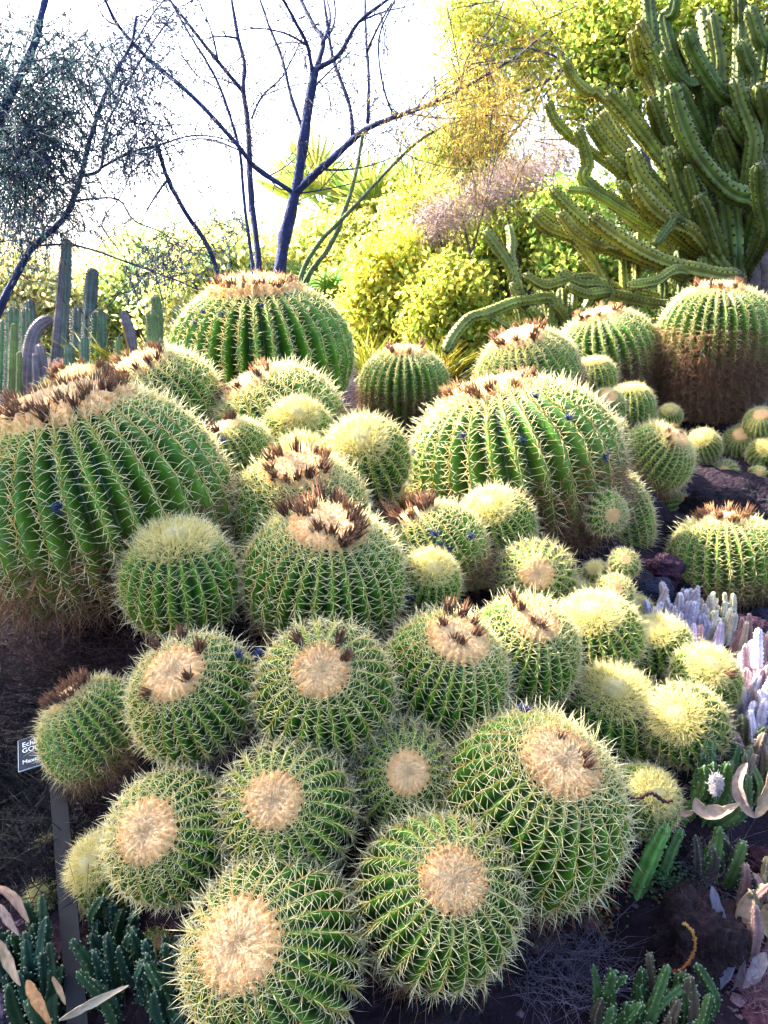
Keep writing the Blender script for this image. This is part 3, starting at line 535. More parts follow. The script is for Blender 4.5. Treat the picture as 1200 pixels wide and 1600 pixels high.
gA = ((.16, .28, .16), (.07, .16, .10)); gB = ((.17, .25, .24), (.08, .13, .15)); gG = ((.22, .32, .08), (.10, .19, .05)); gP = ((.26, .23, .28), (.12, .11, .16))
for pp, w_, d, (cr, cv), lab in [
    ([(105,374),(101,440),(96,520),(88,620)],18,4.9,gB,'tallest blue green column of the cactus stand'), ([(97,410),(91,490),(84,560),(80,620)],10,4.7,gP,'thin greyish violet stem leaning on the tallest column'), ([(145,420),(141,470),(138,540),(137,620)],20,5.2,gB,'blue column with blunt tip wrapped in thorny twigs'),
    ([(20,480),(20,560),(18,640)],22,4.6,gA,'stout green column beside the bent violet arm'), ([(40,482),(41,560),(40,640)],19,4.5,gA,'pale ribbed column touching the stout green one'), ([(22,506),(19,580),(17,650)],11,4.3,gG,'slim green column before the stout one'),
    ([(80,497),(62,508),(50,530),(44,570),(44,640)],19,4.45,gP,'violet grey column whose top arches over sideways'), ([(46,468),(49,540),(50,620)],16,5.0,gB,'shaded column behind the arching violet one'), ([(61,538),(66,570),(70,640)],14,4.2,gP,'woolly grey lumpy column'),
    ([(55,552),(57,600),(58,650)],10,4.15,gP,'short woolly grey column at the side of the lumpy one'), ([(52,602),(51,630),(50,660)],10,3.9,gG,'short green column with rounded tip'), ([(66,596),(64,625),(62,660)],11,3.9,gG,'short bright green column beside the rounded one'),
    ([(186,526),(184,550),(183,590)],10,4.0,gG,'single green spear behind the tuft rows'), ([(238,486),(240,530),(242,590)],21,4.4,gG,'clear green ribbed column near the giant barrel'), ([(243,462),(246,500),(248,590)],16,4.8,gG,'taller green column behind the clear ribbed one'),
    ([(276,478),(274,520),(272,590)],15,4.7,gG,'green column touching the giant barrel silhouette'), ([(191,486),(203,520),(212,590)],15,4.8,gP,'brownish violet leaning column among the yellow blades'), ([(122,480),(122,540),(120,620)],24,5.3,gB,'wide misty column between the two blue ones'),
    ([(155,485),(154,540),(152,620)],26,5.1,gA,'broad green blue column below the thorny twigs'), ([(108,540),(107,590),(106,640)],16,4.4,gA,'slender green column in front of the misty one'), ([(132,525),(131,580),(130,640)],14,4.4,gA,'second slender green column in front of the misty one'), ([(5,500),(4,560),(2,650)],16,4.7,gA,'column at the outer side of the stout green one'),
    ([(30,550),(30,600),(30,660)],9,4.2,gG,'thin green shoot among the stout columns'), ([(90,560),(88,600),(86,650)],15,4.3,gP,'violet stump column below the tallest one')]:
    lone_column('columnar_cactus', pp, w_, d, lab, cr, cv, group=grp)
# ------------------------------------------------------------------ trees
def leafcol(n, base, var, R): 
    c = np.array(base) * (1 + var * R.normal(size=(n, 1))); c[:, 0] *= 1 + .2 * R.normal(size=n); return np.clip(c, .005, .9)
def pendants(mb, centres, n, l, nleaf, ll, lw, base, R, droop=.9, spread=.35, tw=.0022, tcol=(.05, .045, .06), lvar=.25):
    """drooping twigs with small leaflets"""
    c = np.asarray(centres); s = c[R.integers(0, len(c), n)] + R.normal(0, spread, (n, 3)) * [1, 1, .8]; d = nrm(R.normal(size=(n, 3)) * [1, 1, .5]); L = l * R.uniform(.5, 1.3, n)
    b = np.zeros((n, 3)); b[:, 2] = -droop * R.uniform(.5, 1.3, n); spikes(mb, s, d, L, tw, b, tcol, tcol, mi=0)
    t = R.uniform(.1, 1, (n, nleaf))[..., None]; pos = s[:, None] + d[:, None] * L[:, None, None] * t + b[:, None] * L[:, None, None] * t ** 2; pos = pos.reshape(-1, 3); k = len(pos)
    ld_ = .8 * np.repeat(d, nleaf, 0) + .6 * R.normal(size=(k, 3)) + [0, 0, -.8]; leaves(mb, pos, ld_, R.normal(size=(k, 3)), ll * R.uniform(.6, 1.4, k), lw, leafcol(k, base, lvar, R), mi=1)
def limb(root, inv, name, pl, col, sides=9, rough=.11, seed=0):
    pts = [at(x, y, d) - inv for x, y, w_, d in pl]; m = MB(); tube(m, pts, [max(w_ * .5 * d / F, .0025) for x, y, w_, d in pl], sides, col, rough=rough, seed=seed); return m.obj(name, M_bark, root)
def line(pts, w0, w1, d0_, d1_, k=.5):
    w0 *= k; w1 *= k
    n = len(pts); return [(x, y, w0 + (w1 - w0) * i / (n - 1), d0_ + (d1_ - d0_) * i / (n - 1)) for i, (x, y) in enumerate(pts)]
def side_limbs(root, inv, limbs, n, col, seed):
    """thin forking side branches growing from the traced limbs"""
    R = np.random.default_rng(seed)
    for i in range(n):
        nm, pl = limbs[R.integers(0, len(limbs))]; j = R.integers(1, len(pl)); x, y, w_, d = pl[j]
        if y > 330: continue
        x0, y0 = pl[j - 1][:2]; a = math.atan2(y - y0, x - x0) + R.choice([-1, 1]) * R.uniform(.5, 1.1); L = R.uniform(50, 130); dd = R.normal(0, .35); w1 = min(w_ * .7, R.uniform(3, 5)); bend = R.normal(0, .5)
        pts = [(x + L * t * math.cos(a + bend * t), y + L * t * math.sin(a + bend * t) - 14 * t * t, w1 + (1.6 - w1) * t, d + dd * t) for t in (0, .33, .66, 1)]; limb(root, inv, 'branch', pts, col * R.uniform(.8, 1.2), sides=6, seed=700 + i)
        k = R.integers(1, 3); xx, yy, ww, d2 = pts[k]; b = a + R.choice([-1, 1]) * R.uniform(.4, .9); l2 = L * .55; limb(root, inv, 'branch', [(xx + l2 * t * math.cos(b), yy + l2 * t * math.sin(b), ww * .7 + (1.4 - ww * .7) * t, d2 + dd * t * .5) for t in (0, .5, 1)], col, sides=5, seed=800 + i)
navy = (.020, .030, .105); green_bark = (.10, .14, .07)
DT = 6.4
inv = at(430, 585, DT); root = thing('bare_tree', inv, 'bare forked tree with dark blue trunks rising behind the giant barrel', 'tree')
limbs = [('trunk', line([(424,585),(432,470),(445,370),(462,300),(475,210),(487,140),(493,108)],40,28,DT,DT)), ('branch', line([(492,115),(505,65),(490,40),(465,-10)],18,10,DT,DT+.3)), ('branch', line([(489,120),(480,70),(462,35),(438,-10)],13,8,DT,DT-.4)), ('branch', line([(495,108),(530,85),(560,35),(612,-5)],16,9,DT,DT-.3)),
 ('branch', line([(504,68),(516,30),(508,-10)],10,7,DT,DT+.5)), ('branch', line([(461,302),(500,265),(550,220),(575,200),(612,185),(680,160),(720,140),(800,92),(855,50)],26,4,DT,DT-.9)), ('branch', line([(552,217),(545,160),(520,90),(505,-10)],14,8,DT-.1,DT+.2)), ('branch', line([(575,192),(576,120),(572,60),(570,-10)],12,7,DT-.2,DT)),
 ('branch', line([(573,80),(592,40),(612,5)],8,5,DT-.1,DT-.4)), ('branch', line([(620,190),(600,140),(592,60),(622,-10)],7,5,DT-.4,DT-.6)), ('branch', line([(461,303),(400,262),(372,228),(300,150),(230,90),(185,40),(160,-10)],16,9,DT,DT-.9)),
 ('trunk', line([(402,585),(404,470),(402,390),(392,300),(388,200),(380,140),(382,100),(372,60),(360,-10)],24,9,DT+.2,DT+.5)), ('branch', line([(381,145),(340,95),(300,45),(258,-10)],13,7,DT+.3,DT-.1)), ('trunk', line([(398,470),(394,410),(383,330),(375,240),(362,190),(345,140),(325,100),(300,60),(268,5)],11,6,DT+.1,DT-.2)),
 ('branch', line([(393,185),(410,150),(442,118),(472,60)],7,4,DT+.3,DT+.5)), ('branch', line([(476,212),(455,150),(440,90),(420,40),(403,-10)],11,7,DT,DT+.2)), ('branch', line([(388,250),(420,275),(462,303)],5,8,DT+.2,DT)), ('branch', line([(612,185),(650,172),(700,160),(760,150)],6,3,DT-.4,DT-.8)),
 ('branch', line([(680,160),(720,120),(760,100),(850,95)],6,3,DT-.6,DT-1)), ('branch', line([(640,178),(700,185),(780,180),(850,190)],5,3,DT-.5,DT-1)), ('branch', line([(720,140),(730,90),(770,40),(790,-5)],5,3,DT-.7,DT-.9)), ('branch', line([(375,235),(330,218),(290,220),(240,240)],5,3,DT-.4,DT-.8))]
for k, (nm, pl) in enumerate(limbs): limb(root, inv, nm, pl, np.array(navy) * random.uniform(.85, 1.25), seed=k)
R = np.random.default_rng(31); m = MB(); cs = []
for nm, pl in limbs:
    for (x, y, w_, d) in pl:
        if y < 230: cs.append(at(x, y, d) - inv)
cs = np.array(cs); side_limbs(root, inv, limbs, 34, np.array(navy), 5)
pendants(m, cs, 520, .38, 9, .026, .0045, (.05, .055, .08), R, droop=1.0, spread=.16, tw=.0045)
cr_ = np.array([at(x, y, DT - .8) - inv for x, y in ((720,150),(760,170),(790,190),(820,200),(700,165),(770,130),(740,190))]); 
m.obj('twigs', [M_bark, M_leaf], root, kind='stuff', smooth=False)
m = MB(); pendants(m, cr_, 650, .42, 6, .04, .0022, (.55, .42, .10), R, droop=.9, spread=.20, tw=.0016, tcol=(.45, .33, .10)); m.obj('golden_twigs', [M_leaf, M_leaf], root, kind='stuff', smooth=False)
inv = at(470, 575, DT - .3); root = thing('green_stemmed_tree', inv, 'slim tree with two crossing green stems right of the bare forked tree', 'tree')
gl = [('trunk', line([(455,560),(468,440),(497,382),(530,347),(577,297),(622,250),(662,215),(702,195),(740,182)],18,5,DT-.3,DT-.6)), ('trunk', line([(462,565),(476,445),(515,385),(540,325),(556,270),(566,215),(572,204)],20,9,DT-.3,DT-.33)), ('branch', line([(620,252),(628,215),(626,195)],4,3,DT-.5,DT-.5)), ('branch', line([(632,240),(655,250),(700,262),(745,265)],4,3,DT-.5,DT-.8))]
for k, (nm, pl) in enumerate(gl): limb(root, inv, nm, pl, green_bark, seed=60 + k)
m = MB(); pendants(m, np.array([at(x, y, DT - .6) - inv for x, y in ((700,200),(740,190),(700,262),(745,265))]), 160, .3, 6, .03, .004, (.30, .28, .06), R, spread=.15, tcol=(.3, .25, .1)); m.obj('twigs', [M_bark, M_leaf], root, kind='stuff', smooth=False)
DL = 5.0
inv = at(-40, 620, DL); root = thing('feathery_tree', inv, 'dark thorny tree with feathery leaves leaning over the columnar cacti', 'tree')
ll = [('trunk', line([(-40,600),(-8,500),(30,422),(52,386),(95,347),(115,310),(128,270),(140,220),(156,170),(182,110),(205,70),(213,25)],26,8,DL,DL-.2)), ('branch', line([(128,275),(158,262),(165,200),(190,150),(216,100),(250,50),(272,18)],10,4,DL,DL+.4)), ('branch', line([(156,263),(205,238),(250,226),(300,212),(350,217),(380,235)],8,3,DL,DL+.6)),
 ('branch', line([(113,315),(140,311),(185,312),(210,345),(250,362),(292,392)],8,3,DL,DL+.3)), ('branch', line([(55,384),(80,342),(112,314)],5,4,DL,DL-.1)), ('branch', line([(52,384),(120,384),(200,410),(270,436),(322,458)],8,4,DL,DL+.2)), ('branch', line([(246,227),(262,280),(290,332),(327,390),(352,470),(360,560)],13,16,DL+.25,DL+.9)), ('branch', line([(128,268),(100,288),(70,270),(40,220)],6,3,DL,DL-.4)),
 ('branch', line([(140,222),(110,180),(90,150),(60,140)],6,3,DL,DL-.5)), ('branch', line([(145,235),(150,200),(148,160),(152,120)],4,3,DL,DL-.2)), ('branch', line([(205,75),(240,20),(262,-5)],5,4,DL-.1,DL)), ('branch', line([(150,190),(120,130),(108,60),(112,-5)],5,3,DL,DL-.3)), ('branch', line([(60,380),(20,375),(-10,382)],5,3,DL,DL-.3)),
 ('branch', line([(185,312),(160,345),(170,370),(200,410)],4,3,DL,DL)), ('branch', line([(30,425),(50,440),(90,440),(130,490)],4,2,DL,DL-.1))]
for k, (nm, pl) in enumerate(ll): limb(root, inv, nm, pl, np.array(navy) * random.uniform(.85, 1.2), seed=80 + k)
side_limbs(root, inv, ll, 30, np.array(navy), 6); R = np.random.default_rng(32); m = MB()
def cloud(specs, n, R):
    o = []
    for (x, y, rx, ry, d, w_) in specs:
        k = int(n * w_); a = R.uniform(0, 6.28, k); r_ = np.sqrt(R.random(k)); o += [at(x + rx * r_[i] * math.cos(a[i]), y + ry * r_[i] * math.sin(a[i]), d + R.normal(0, .25)) for i in range(k)]
    return np.array(o)
cs = cloud([(215,110,50,60,DL,.8),(190,200,60,60,DL,.7),(225,215,40,40,DL,.5),(60,320,80,50,DL,.6),(110,290,60,60,DL-.2,.25),(300,385,60,35,DL+.3,.5),(200,370,60,50,DL,.25),(150,90,60,70,DL,.4),(20,340,60,50,DL,.5),(250,20,60,30,DL+.2,.3),(250,420,50,30,DL+.2,.3),(330,330,40,50,DL+.4,.12)], 60, R) - inv
pendants(m, cs, 1000, .28, 9, .045, .0036, (.022, .045, .085), R, droop=1.0, spread=.07, tcol=(.035, .04, .09), tw=.0036); m.obj('crown', [M_bark, M_leaf], root, kind='stuff', smooth=False)
DK = 4.2
inv = at(-128, 680, DK); root = thing('leaning_tree', inv, 'thick leaning trunk with dense hanging green foliage above the feathery tree', 'tree')
kl = [('trunk', line([(-128,690),(-120,560),(-95,400),(-60,290),(-20,212),(12,158),(36,108),(56,60),(72,-10)],44,20,DK,DK)), ('branch', line([(-40,250),(20,230),(60,200),(110,190)],10,3,DK,DK-.2)), ('branch', line([(20,145),(70,120),(110,70),(140,60)],8,3,DK,DK+.1)), ('branch', line([(-20,210),(10,180),(5,120),(20,60)],8,4,DK,DK-.3))]
for k, (nm, pl) in enumerate(kl): limb(root, inv, nm, pl, np.array(navy) * 1.1, seed=120 + k)
cs = cloud([(30,130,55,80,DK,1.),(85,110,60,70,DK,.9),(50,200,70,50,DK,1.),(20,240,60,45,DK,1.2),(70,260,55,35,DK,.45),(-20,150,60,120,DK,1.),(120,80,40,40,DK,.4),(20,40,40,30,DK,.2)], 60, R) - inv; m = MB()
pendants(m, cs, 1000, .30, 10, .045, .0036, (.03, .065, .075), R, droop=1.0, spread=.06, tcol=(.03, .04, .08), tw=.003); # unseen crown lobes added off to the left to shade the mound front
R2 = np.random.default_rng(77); cc_ = np.array([-2.25, 2.3, 2.6]); q_ = 46; shade_crown = cc_ + nrm(R2.normal(size=(q_, 3))) * (R2.random((q_, 1)) ** .4) * [.8, .36, .34] - inv
shade_crown = np.concatenate([shade_crown, np.array([-3.05, 2.95, 2.6]) + nrm(R2.normal(size=(24, 3))) * (R2.random((24, 1)) ** .4) * [.5, .42, .3] - inv])
pendants(m, shade_crown, 2300, .26, 12, .042, .011, (.07, .12, .08), R2, droop=.9, spread=.09, tcol=(.045, .055, .07), tw=.003)
m.obj('crown', [M_bark, M_leaf], root, kind='stuff', smooth=False)
for k in range(6):  # limbs reaching out to the added shading lobes
    e_ = shade_crown[k * 7]; t_ = MB(); a_ = at(-60, 290, DK) - inv; tube(t_, [a_, (a_ + e_) / 2 + [0, 0, .12], e_], [.035, .022, .008], 7, np.array(navy) * 1.1, rough=.06, seed=k); t_.obj('branch', M_bark, root)
def leafy(name, base_px, d, blobs, n, ll_, lw, col, label, cat='tree', trunk=None, group=None, tcol=(.08, .06, .05), clump=.16, seed=0, var=.3, per=26, up=.3, depth=.5):
    """broadleaf crown: clumps of leaves spread through several lobes, stems running up into them"""
    R = np.random.default_rng(seed + 500); b = at(*base_px, d); b[2] = gz(b[0], b[1]) - .03; root = thing(name, b, label, cat, group); tot = sum(x[2] * x[3] for x in blobs); m = MB(); ms = MB(); ctr = []
    for (x, y, rx, ry) in blobs:
        c0 = at(x, y, d); k = max(6, int(n / per * rx * ry / tot)); v = nrm(R.normal(size=(k, 3))) * (R.random(k) ** .4)[:, None]; sx = rx * d / F; sy = ry * d / F
        ctr.append(c0); cl = c0 + v * [sx, min(sx, depth), sy]; k2 = k * per; pos = np.repeat(cl, per, 0) + R.normal(0, clump, (k2, 3)) * [1, 1, .75] * (.5 + .8 * R.random((k, 1)).repeat(per, 0)); dv = R.normal(size=(k2, 3)) + [0, 0, -.4]
        tone = (R.uniform(.6, 1.4, (k, 1))).repeat(per, 0); leaves(m, pos - b, dv, R.normal(size=(k2, 3)) + [0, 0, up * 3], ll_ * R.uniform(.6, 1.3, k2), lw * R.uniform(.7, 1.3, k2), np.clip(leafcol(k2, col, var, R) * tone, .01, .9))
        for c_ in cl[:max(3, k // 6)]: spikes(ms, (c0 - b)[None], (c_ - c0)[None], np.linalg.norm(c_ - c0), .009, np.array([[0, 0, .1]]), tcol, tcol)
    m.obj('crown', M_leaf, root, smooth=False, kind='stuff')
    if trunk: 
        for k, pl in enumerate(trunk): limb(root, b, 'trunk' if k == 0 else 'branch', pl, tcol, seed=seed + k)
    else:
        for c0 in ctr:
            t = MB(); mid = (c0 - b) * .5 + np.array([R.normal(0, .08), R.normal(0, .08), -.05]); tube(t, [(R.normal(0, .05), R.normal(0, .05), -.05), mid, c0 - b], [.028, .02, .01], 6, tcol); t.obj('stem', M_bark, root)
    ms.obj('twigs', M_bark, root, kind='stuff'); return root
YG = (.42, .40, .05)
leafy('yellow_leaved_tree', (770, 560), 9.2, [(740,60,60,80),(800,50,70,60),(840,90,50,50),(730,140,40,50),(780,150,70,40),(720,20,50,40),(880,20,60,40)], 15000, .06, .018, (.66, .64, .17), 'tall yellow leaved tree catching the sun behind the arching twigs', trunk=[line([(800,600),(795,420),(790,260),(770,150),(760,60)],20,6,9.2,9.2), line([(785,230),(830,170),(860,110)],9,4,9.2,9.2)], seed=1, clump=.14)
leafy('green_leaved_tree', (960, 560), 8.6, [(920,100,40,50),(960,70,60,50),(985,130,50,45),(900,160,30,40),(1000,20,70,40),(1100,20,80,40),(1180,40,60,60),(1060,60,60,50),(930,20,40,40),(1190,110,50,60)], 17000, .075, .026, (.40, .46, .08), 'bright green leaved tree with dark limbs behind the candelabra cactus', trunk=[line([(1010,600),(1015,400),(1010,250),(985,150),(990,60),(1060,-10)],34,14,8.7,8.5), line([(1000,170),(940,110),(890,100),(850,130),(800,150)],22,4,8.6,8.5), line([(990,75),(1040,45),(1070,20),(1110,-10)],20,10,8.5,8.5), line([(1000,110),(1060,70),(1100,60)],24,8,8.5,8.4), line([(890,102),(860,85),(820,75),(780,80)],9,3,8.5,8.4), line([(880,108),(850,150),(835,165)],8,3,8.5,8.4)], tcol=(.045, .042, .075), seed=2, clump=.15)
SH = [((690,600),7.6,[(660,330,60,50),(700,380,70,50),(650,400,60,60)],(.48,.46,.07),'sunny pale green shrub beneath the golden twigs'), ((800,600),7.2,[(800,370,70,50),(850,400,70,60),(760,420,60,60)],(.26,.34,.04),'green leafy shrub behind the sprawling cactus'),
 ((620,600),7.0,[(610,420,60,70),(580,480,50,60),(640,500,60,60)],(.46,.46,.06),'yellow green shrub right of the giant barrel'), ((720,620),6.6,[(700,460,70,50),(680,520,60,60),(750,520,60,50)],(.40,.42,.05),'leafy shrub above the brown-skirted upright barrel'),
 ((900,620),6.6,[(880,330,50,40),(900,420,60,60),(960,440,60,60)],(.24,.32,.04),'dark green shrub filling gaps under the candelabra arms'), ((700,600),9.5,[(700,240,50,40),(740,230,60,40),(780,290,80,40)],(.30,.36,.06),'green tree crown showing behind the golden twigs'),
 ((560,610),8.5,[(540,420,40,50),(560,370,40,40)],(.44,.44,.10),'pale shrub between the green stems and palms')]
for k, (bp_, d, bl, col, lab) in enumerate(SH): leafy('leafy_shrub', bp_, d, bl, 12000, .058, .019, np.array(col) * 1.25 + [.06, .06, .05], lab, 'shrub', seed=20 + k, group='sunlit shrubs behind the mound', clump=.085)  # colours lifted paler to imitate bright haze over the background
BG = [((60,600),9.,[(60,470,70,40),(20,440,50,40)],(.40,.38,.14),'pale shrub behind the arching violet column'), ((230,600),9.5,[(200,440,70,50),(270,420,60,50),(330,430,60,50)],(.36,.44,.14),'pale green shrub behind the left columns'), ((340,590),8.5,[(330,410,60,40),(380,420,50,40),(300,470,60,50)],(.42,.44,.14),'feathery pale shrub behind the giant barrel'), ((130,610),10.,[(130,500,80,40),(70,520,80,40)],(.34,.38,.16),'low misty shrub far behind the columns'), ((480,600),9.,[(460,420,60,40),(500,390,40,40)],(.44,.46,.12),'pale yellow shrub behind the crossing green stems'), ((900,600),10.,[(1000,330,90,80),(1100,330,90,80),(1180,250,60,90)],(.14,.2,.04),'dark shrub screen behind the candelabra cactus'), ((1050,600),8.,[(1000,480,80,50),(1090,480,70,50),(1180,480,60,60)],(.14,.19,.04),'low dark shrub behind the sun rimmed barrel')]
for k, (bp_, d, bl, col, lab) in enumerate(BG): leafy('background_shrub', bp_, d, bl, 9000, .075, .026, np.array(col) * (1.3 if k < 5 else 1) + (.06 if k < 5 else 0), lab, 'shrub', seed=40 + k, group='shrubs far behind', clump=.18)  # far pale shrubs carry the haze in their lifted colour
# purple twiggy shrubs
for k, (bp_, d, bl, lab) in enumerate([((800,560),6.9,[(820,270,60,40),(870,250,50,50),(780,290,50,30)],'twiggy purple shrub beside the candelabra arms'), ((700,560),6.8,[(720,330,60,30),(680,350,50,30),(760,310,50,30)],'lower twiggy purple shrub under the golden twigs')]):
    R = np.random.default_rng(70 + k); b = at(*bp_, d); b[2] = gz(b[0], b[1]) - .03; root = thing('twiggy_shrub', b, lab, 'shrub', 'purple twiggy shrubs'); m = MB()
    for (x, y, rx, ry) in bl:
        c0 = at(x, y, d); q = 420; p = c0 + nrm(R.normal(size=(q, 3))) * (R.random(q) ** .5)[:, None] * [rx * d / F, .3, ry * d / F]; spikes(m, p - b, R.normal(size=(q, 3)), R.uniform(.08, .25, q), .0035, .4 * R.normal(size=(q, 3)), (.42, .32, .34), (.55, .42, .42))
        t = MB(); tube(t, [(R.normal(0, .05), 0, -.05), (c0 - b) * .5 + [R.normal(0, .1), 0, 0], c0 - b], [.03, .02, .008], 6, (.12, .08, .09)); t.obj('stem', M_bark, root)
    m.obj('twigs', M_bark, root, kind='stuff')
# fan palms
def fan_palm(px_, py_, d, size, label, nf=16, seed=0, col=(.30, .38, .10)):
    R = np.random.default_rng(seed + 900); top = at(px_, py_, d); base = top.copy(); base[2] = gz(top[0], top[1]) - .05; root = thing('fan_palm', base, label, 'palm', 'fan palms behind the mound'); h = top[2] - base[2]
    m = MB(); tube(m, [(0, 0, 0), (0.02, 0, h * .5), (0, 0, h)], [.10, .085, .075], 10, (.13, .10, .07), rough=.08); q = 260; a = R.uniform(0, 6.28, q); zz = R.uniform(.1, 1, q) * h
    spikes(m, np.stack([.08 * np.cos(a), .08 * np.sin(a), zz], 1), np.stack([np.cos(a) * .5, np.sin(a) * .5, -np.ones(q)], 1), R.uniform(.1, .28, q), .010, None, (.16, .12, .07), (.28, .22, .12)); m.obj('trunk', M_bark, root)
    for k in range(nf):
        az = 6.283 * k / nf * 2.4 + R.uniform(-.2, .2); el = R.uniform(-.5, 1.3); dv = np.array([math.cos(az) * math.cos(el), math.sin(az) * math.cos(el), math.sin(el)]); s = nrm(np.cross(dv, [0, 0, 1.])); n_ = np.cross(s, dv); pl = size * R.uniform(.35, .5); m = MB(); o = np.array([0, 0, h - .02]); hub = o + dv * pl
        tube(m, [o, o + dv * pl * .5, hub], [.012, .009, .007], 5, np.array(col) * .8, k=2); nb = 20; an = np.linspace(-1.9, 1.9, nb); bd = np.cos(an)[:, None] * dv + np.sin(an)[:, None] * s
        leaves(m, np.repeat(hub[None], nb, 0), bd + n_ * .12 + [0, 0, -.12], np.repeat(n_[None], nb, 0) + .1 * R.normal(size=(nb, 3)), size * (.42 + .18 * np.cos(an)), size * .032, leafcol(nb, np.array(col) * R.uniform(.8, 1.2), .1, R), fold=.5); m.obj('frond', M_frond, root, smooth=False)
fan_palm(505, 335, 9.5, 1.0, 'fan palm behind the crossing green stems', seed=1, col=(.36, .42, .10)); fan_palm(575, 375, 9.0, 1.0, 'fan palm with shaggy head right of the crossing stems', seed=2, col=(.30, .38, .08)); fan_palm(645, 345, 8.8, .8, 'small fan palm shining in front of the pale shrubs', seed=3, col=(.40, .46, .12))
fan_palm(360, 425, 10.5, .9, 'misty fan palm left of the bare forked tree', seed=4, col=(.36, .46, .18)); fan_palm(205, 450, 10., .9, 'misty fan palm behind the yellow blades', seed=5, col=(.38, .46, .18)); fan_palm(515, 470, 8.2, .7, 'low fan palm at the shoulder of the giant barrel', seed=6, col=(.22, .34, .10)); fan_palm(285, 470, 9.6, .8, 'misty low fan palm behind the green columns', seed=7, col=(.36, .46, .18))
# sword-leaved plants
for k, (bx_, by_, d, n, l, col, lab) in enumerate([(205,600,4.9,70,.55,(.46,.44,.06),'yellow sword leaved plant between the left columns'), (160,600,5.0,50,.5,(.26,.34,.10),'green sword leaved plant below the blue column'), (580,590,5.6,90,.5,(.5,.48,.08),'spiky golden grass clump by the brown-skirted barrel'), (690,580,5.2,90,.42,(.5,.48,.08),'spiky golden grass clump under the drooping cactus arm'), (255,560,5.4,50,.5,(.44,.44,.08),'yellow blades beside the clear green column')]):
    R = np.random.default_rng(k + 60); b = at(bx_, by_, d); b[2] = gz(b[0], b[1]) - .02; m = MB(); dv = nrm(np.stack([R.normal(0, .45, n), R.normal(0, .45, n), np.ones(n)], 1)); 
    spikes(m, R.normal(0, .05, (n, 3)) * [1, 1, 0], dv, l * R.uniform(.6, 1.2, n), .009, dv * [.5, .5, -.25], leafcol(n, np.array(col) * .8, .15, R), leafcol(n, col, .15, R)); o = m.obj('sword_plant', M_leaf); o.location = b; tag(o, lab, 'plant', 'sword leaved plants')
# ------------------------------------------------------------------ low succulents, four-angled toothed stems
def stem_clump(label, spots, hpx, wpx, cols, n, lean=.18, seed=0, group='clumps of four-angled stems', tooth=.28, k=1.):
    R = np.random.default_rng(seed + 300); (x0, x1, y0, y1) = spots; c, dc = on_ground((x0 + x1) / 2, (y0 + y1) / 2); root = thing('stem_succulent', c, label, 'succulent', group)
    for i in range(n):
        x = R.uniform(x0, x1); y = R.uniform(y0, y1); p, d = on_ground(x, y); h = hpx * R.uniform(.65, 1.15) * d / F * k; w_ = wpx * .5 * R.uniform(.8, 1.15) * d / F; col = np.array(cols[R.integers(0, len(cols))]) * R.uniform(.8, 1.2)
        t = np.array([R.normal(0, lean), R.normal(-.05, lean), 1]); t = t / np.linalg.norm(t); pts = [p - c + [0, 0, -.012], p - c + t * h * .5 + R.normal(0, .05, 3) * h, p - c + t * h + R.normal(0, .06, 3) * h]
        m = MB(); column(m, pts, [w_ * .9, w_, w_ * .62], nr=4, valley=.5, cr=col * 1.35, cv=col * .8, tooth=tooth, step=.38, seed=seed * 50 + i, tip=1.5, areole=w_ * 1.1, acol=(.15, .18, .13)); m.obj('stem', [M_stem, M_are], root)
dg = [(.014, .042, .028), (.018, .050, .032), (.022, .054, .024)]
stem_clump('dark green toothed stems around the foot of the sign stake', (0, 98, 1500, 1610), 115, 24, dg, 26, seed=1); stem_clump('dark green toothed stems below the shaded pup by the stake', (150, 300, 1530, 1640), 120, 24, dg, 26, seed=2); stem_clump('dark toothed stems climbing toward the small yellow barrel', (128, 210, 1450, 1500), 95, 21, dg, 10, seed=12)
li = [(.46, .41, .54), (.40, .36, .48), (.52, .46, .50), (.42, .34, .38)]
stem_clump('pale lilac stems packed tightly before the lava rocks', (1015, 1092, 975, 1015), 72, 15, li, 30, lean=.09, seed=3, tooth=.26); stem_clump('cream coloured stems next to the lilac ones', (1085, 1142, 975, 1012), 52, 12, [(.66, .60, .42), (.6, .52, .42)], 24, lean=.09, seed=4, tooth=.26)
stem_clump('pink and tan stems below the cream ones', (1070, 1215, 1040, 1110), 88, 15, [(.44, .26, .27), (.50, .36, .25), (.45, .36, .5), (.36, .2, .2)], 52, lean=.11, seed=5, tooth=.26); stem_clump('whitish violet stems beside the mound edge', (1140, 1215, 1110, 1215), 125, 17, [(.58, .52, .66), (.40, .26, .28), (.5, .44, .56)], 42, lean=.11, seed=6, tooth=.26)
stem_clump('tall green dotted stems in front of the flat tan crowned barrel', (1065, 1118, 1255, 1290), 120, 24, [(.06, .12, .03), (.05, .10, .04)], 9, lean=.1, seed=7); stem_clump('olive stems with pinkish tips behind the open seed pods', (1125, 1205, 1210, 1270), 105, 20, [(.08, .12, .04), (.18, .13, .11), (.11, .12, .06)], 16, lean=.1, seed=8)
stem_clump('green stems standing on top of the dark red rock', (1085, 1155, 1365, 1385), 82, 21, [(.045, .10, .025), (.06, .055, .05), (.05,.09,.03)], 10, lean=.12, seed=9); stem_clump('brownish pink stems beside the pale swollen pod', (1140, 1205, 1420, 1500), 95, 19, [(.20, .12, .13), (.14, .12, .07)], 12, lean=.1, seed=10)
stem_clump('green stems rising from the dry grass under the dark rock', (930, 1090, 1600, 1680), 130, 23, [(.026, .062, .02), (.034, .078, .024), (.06, .05, .035)], 26, lean=.12, seed=11)
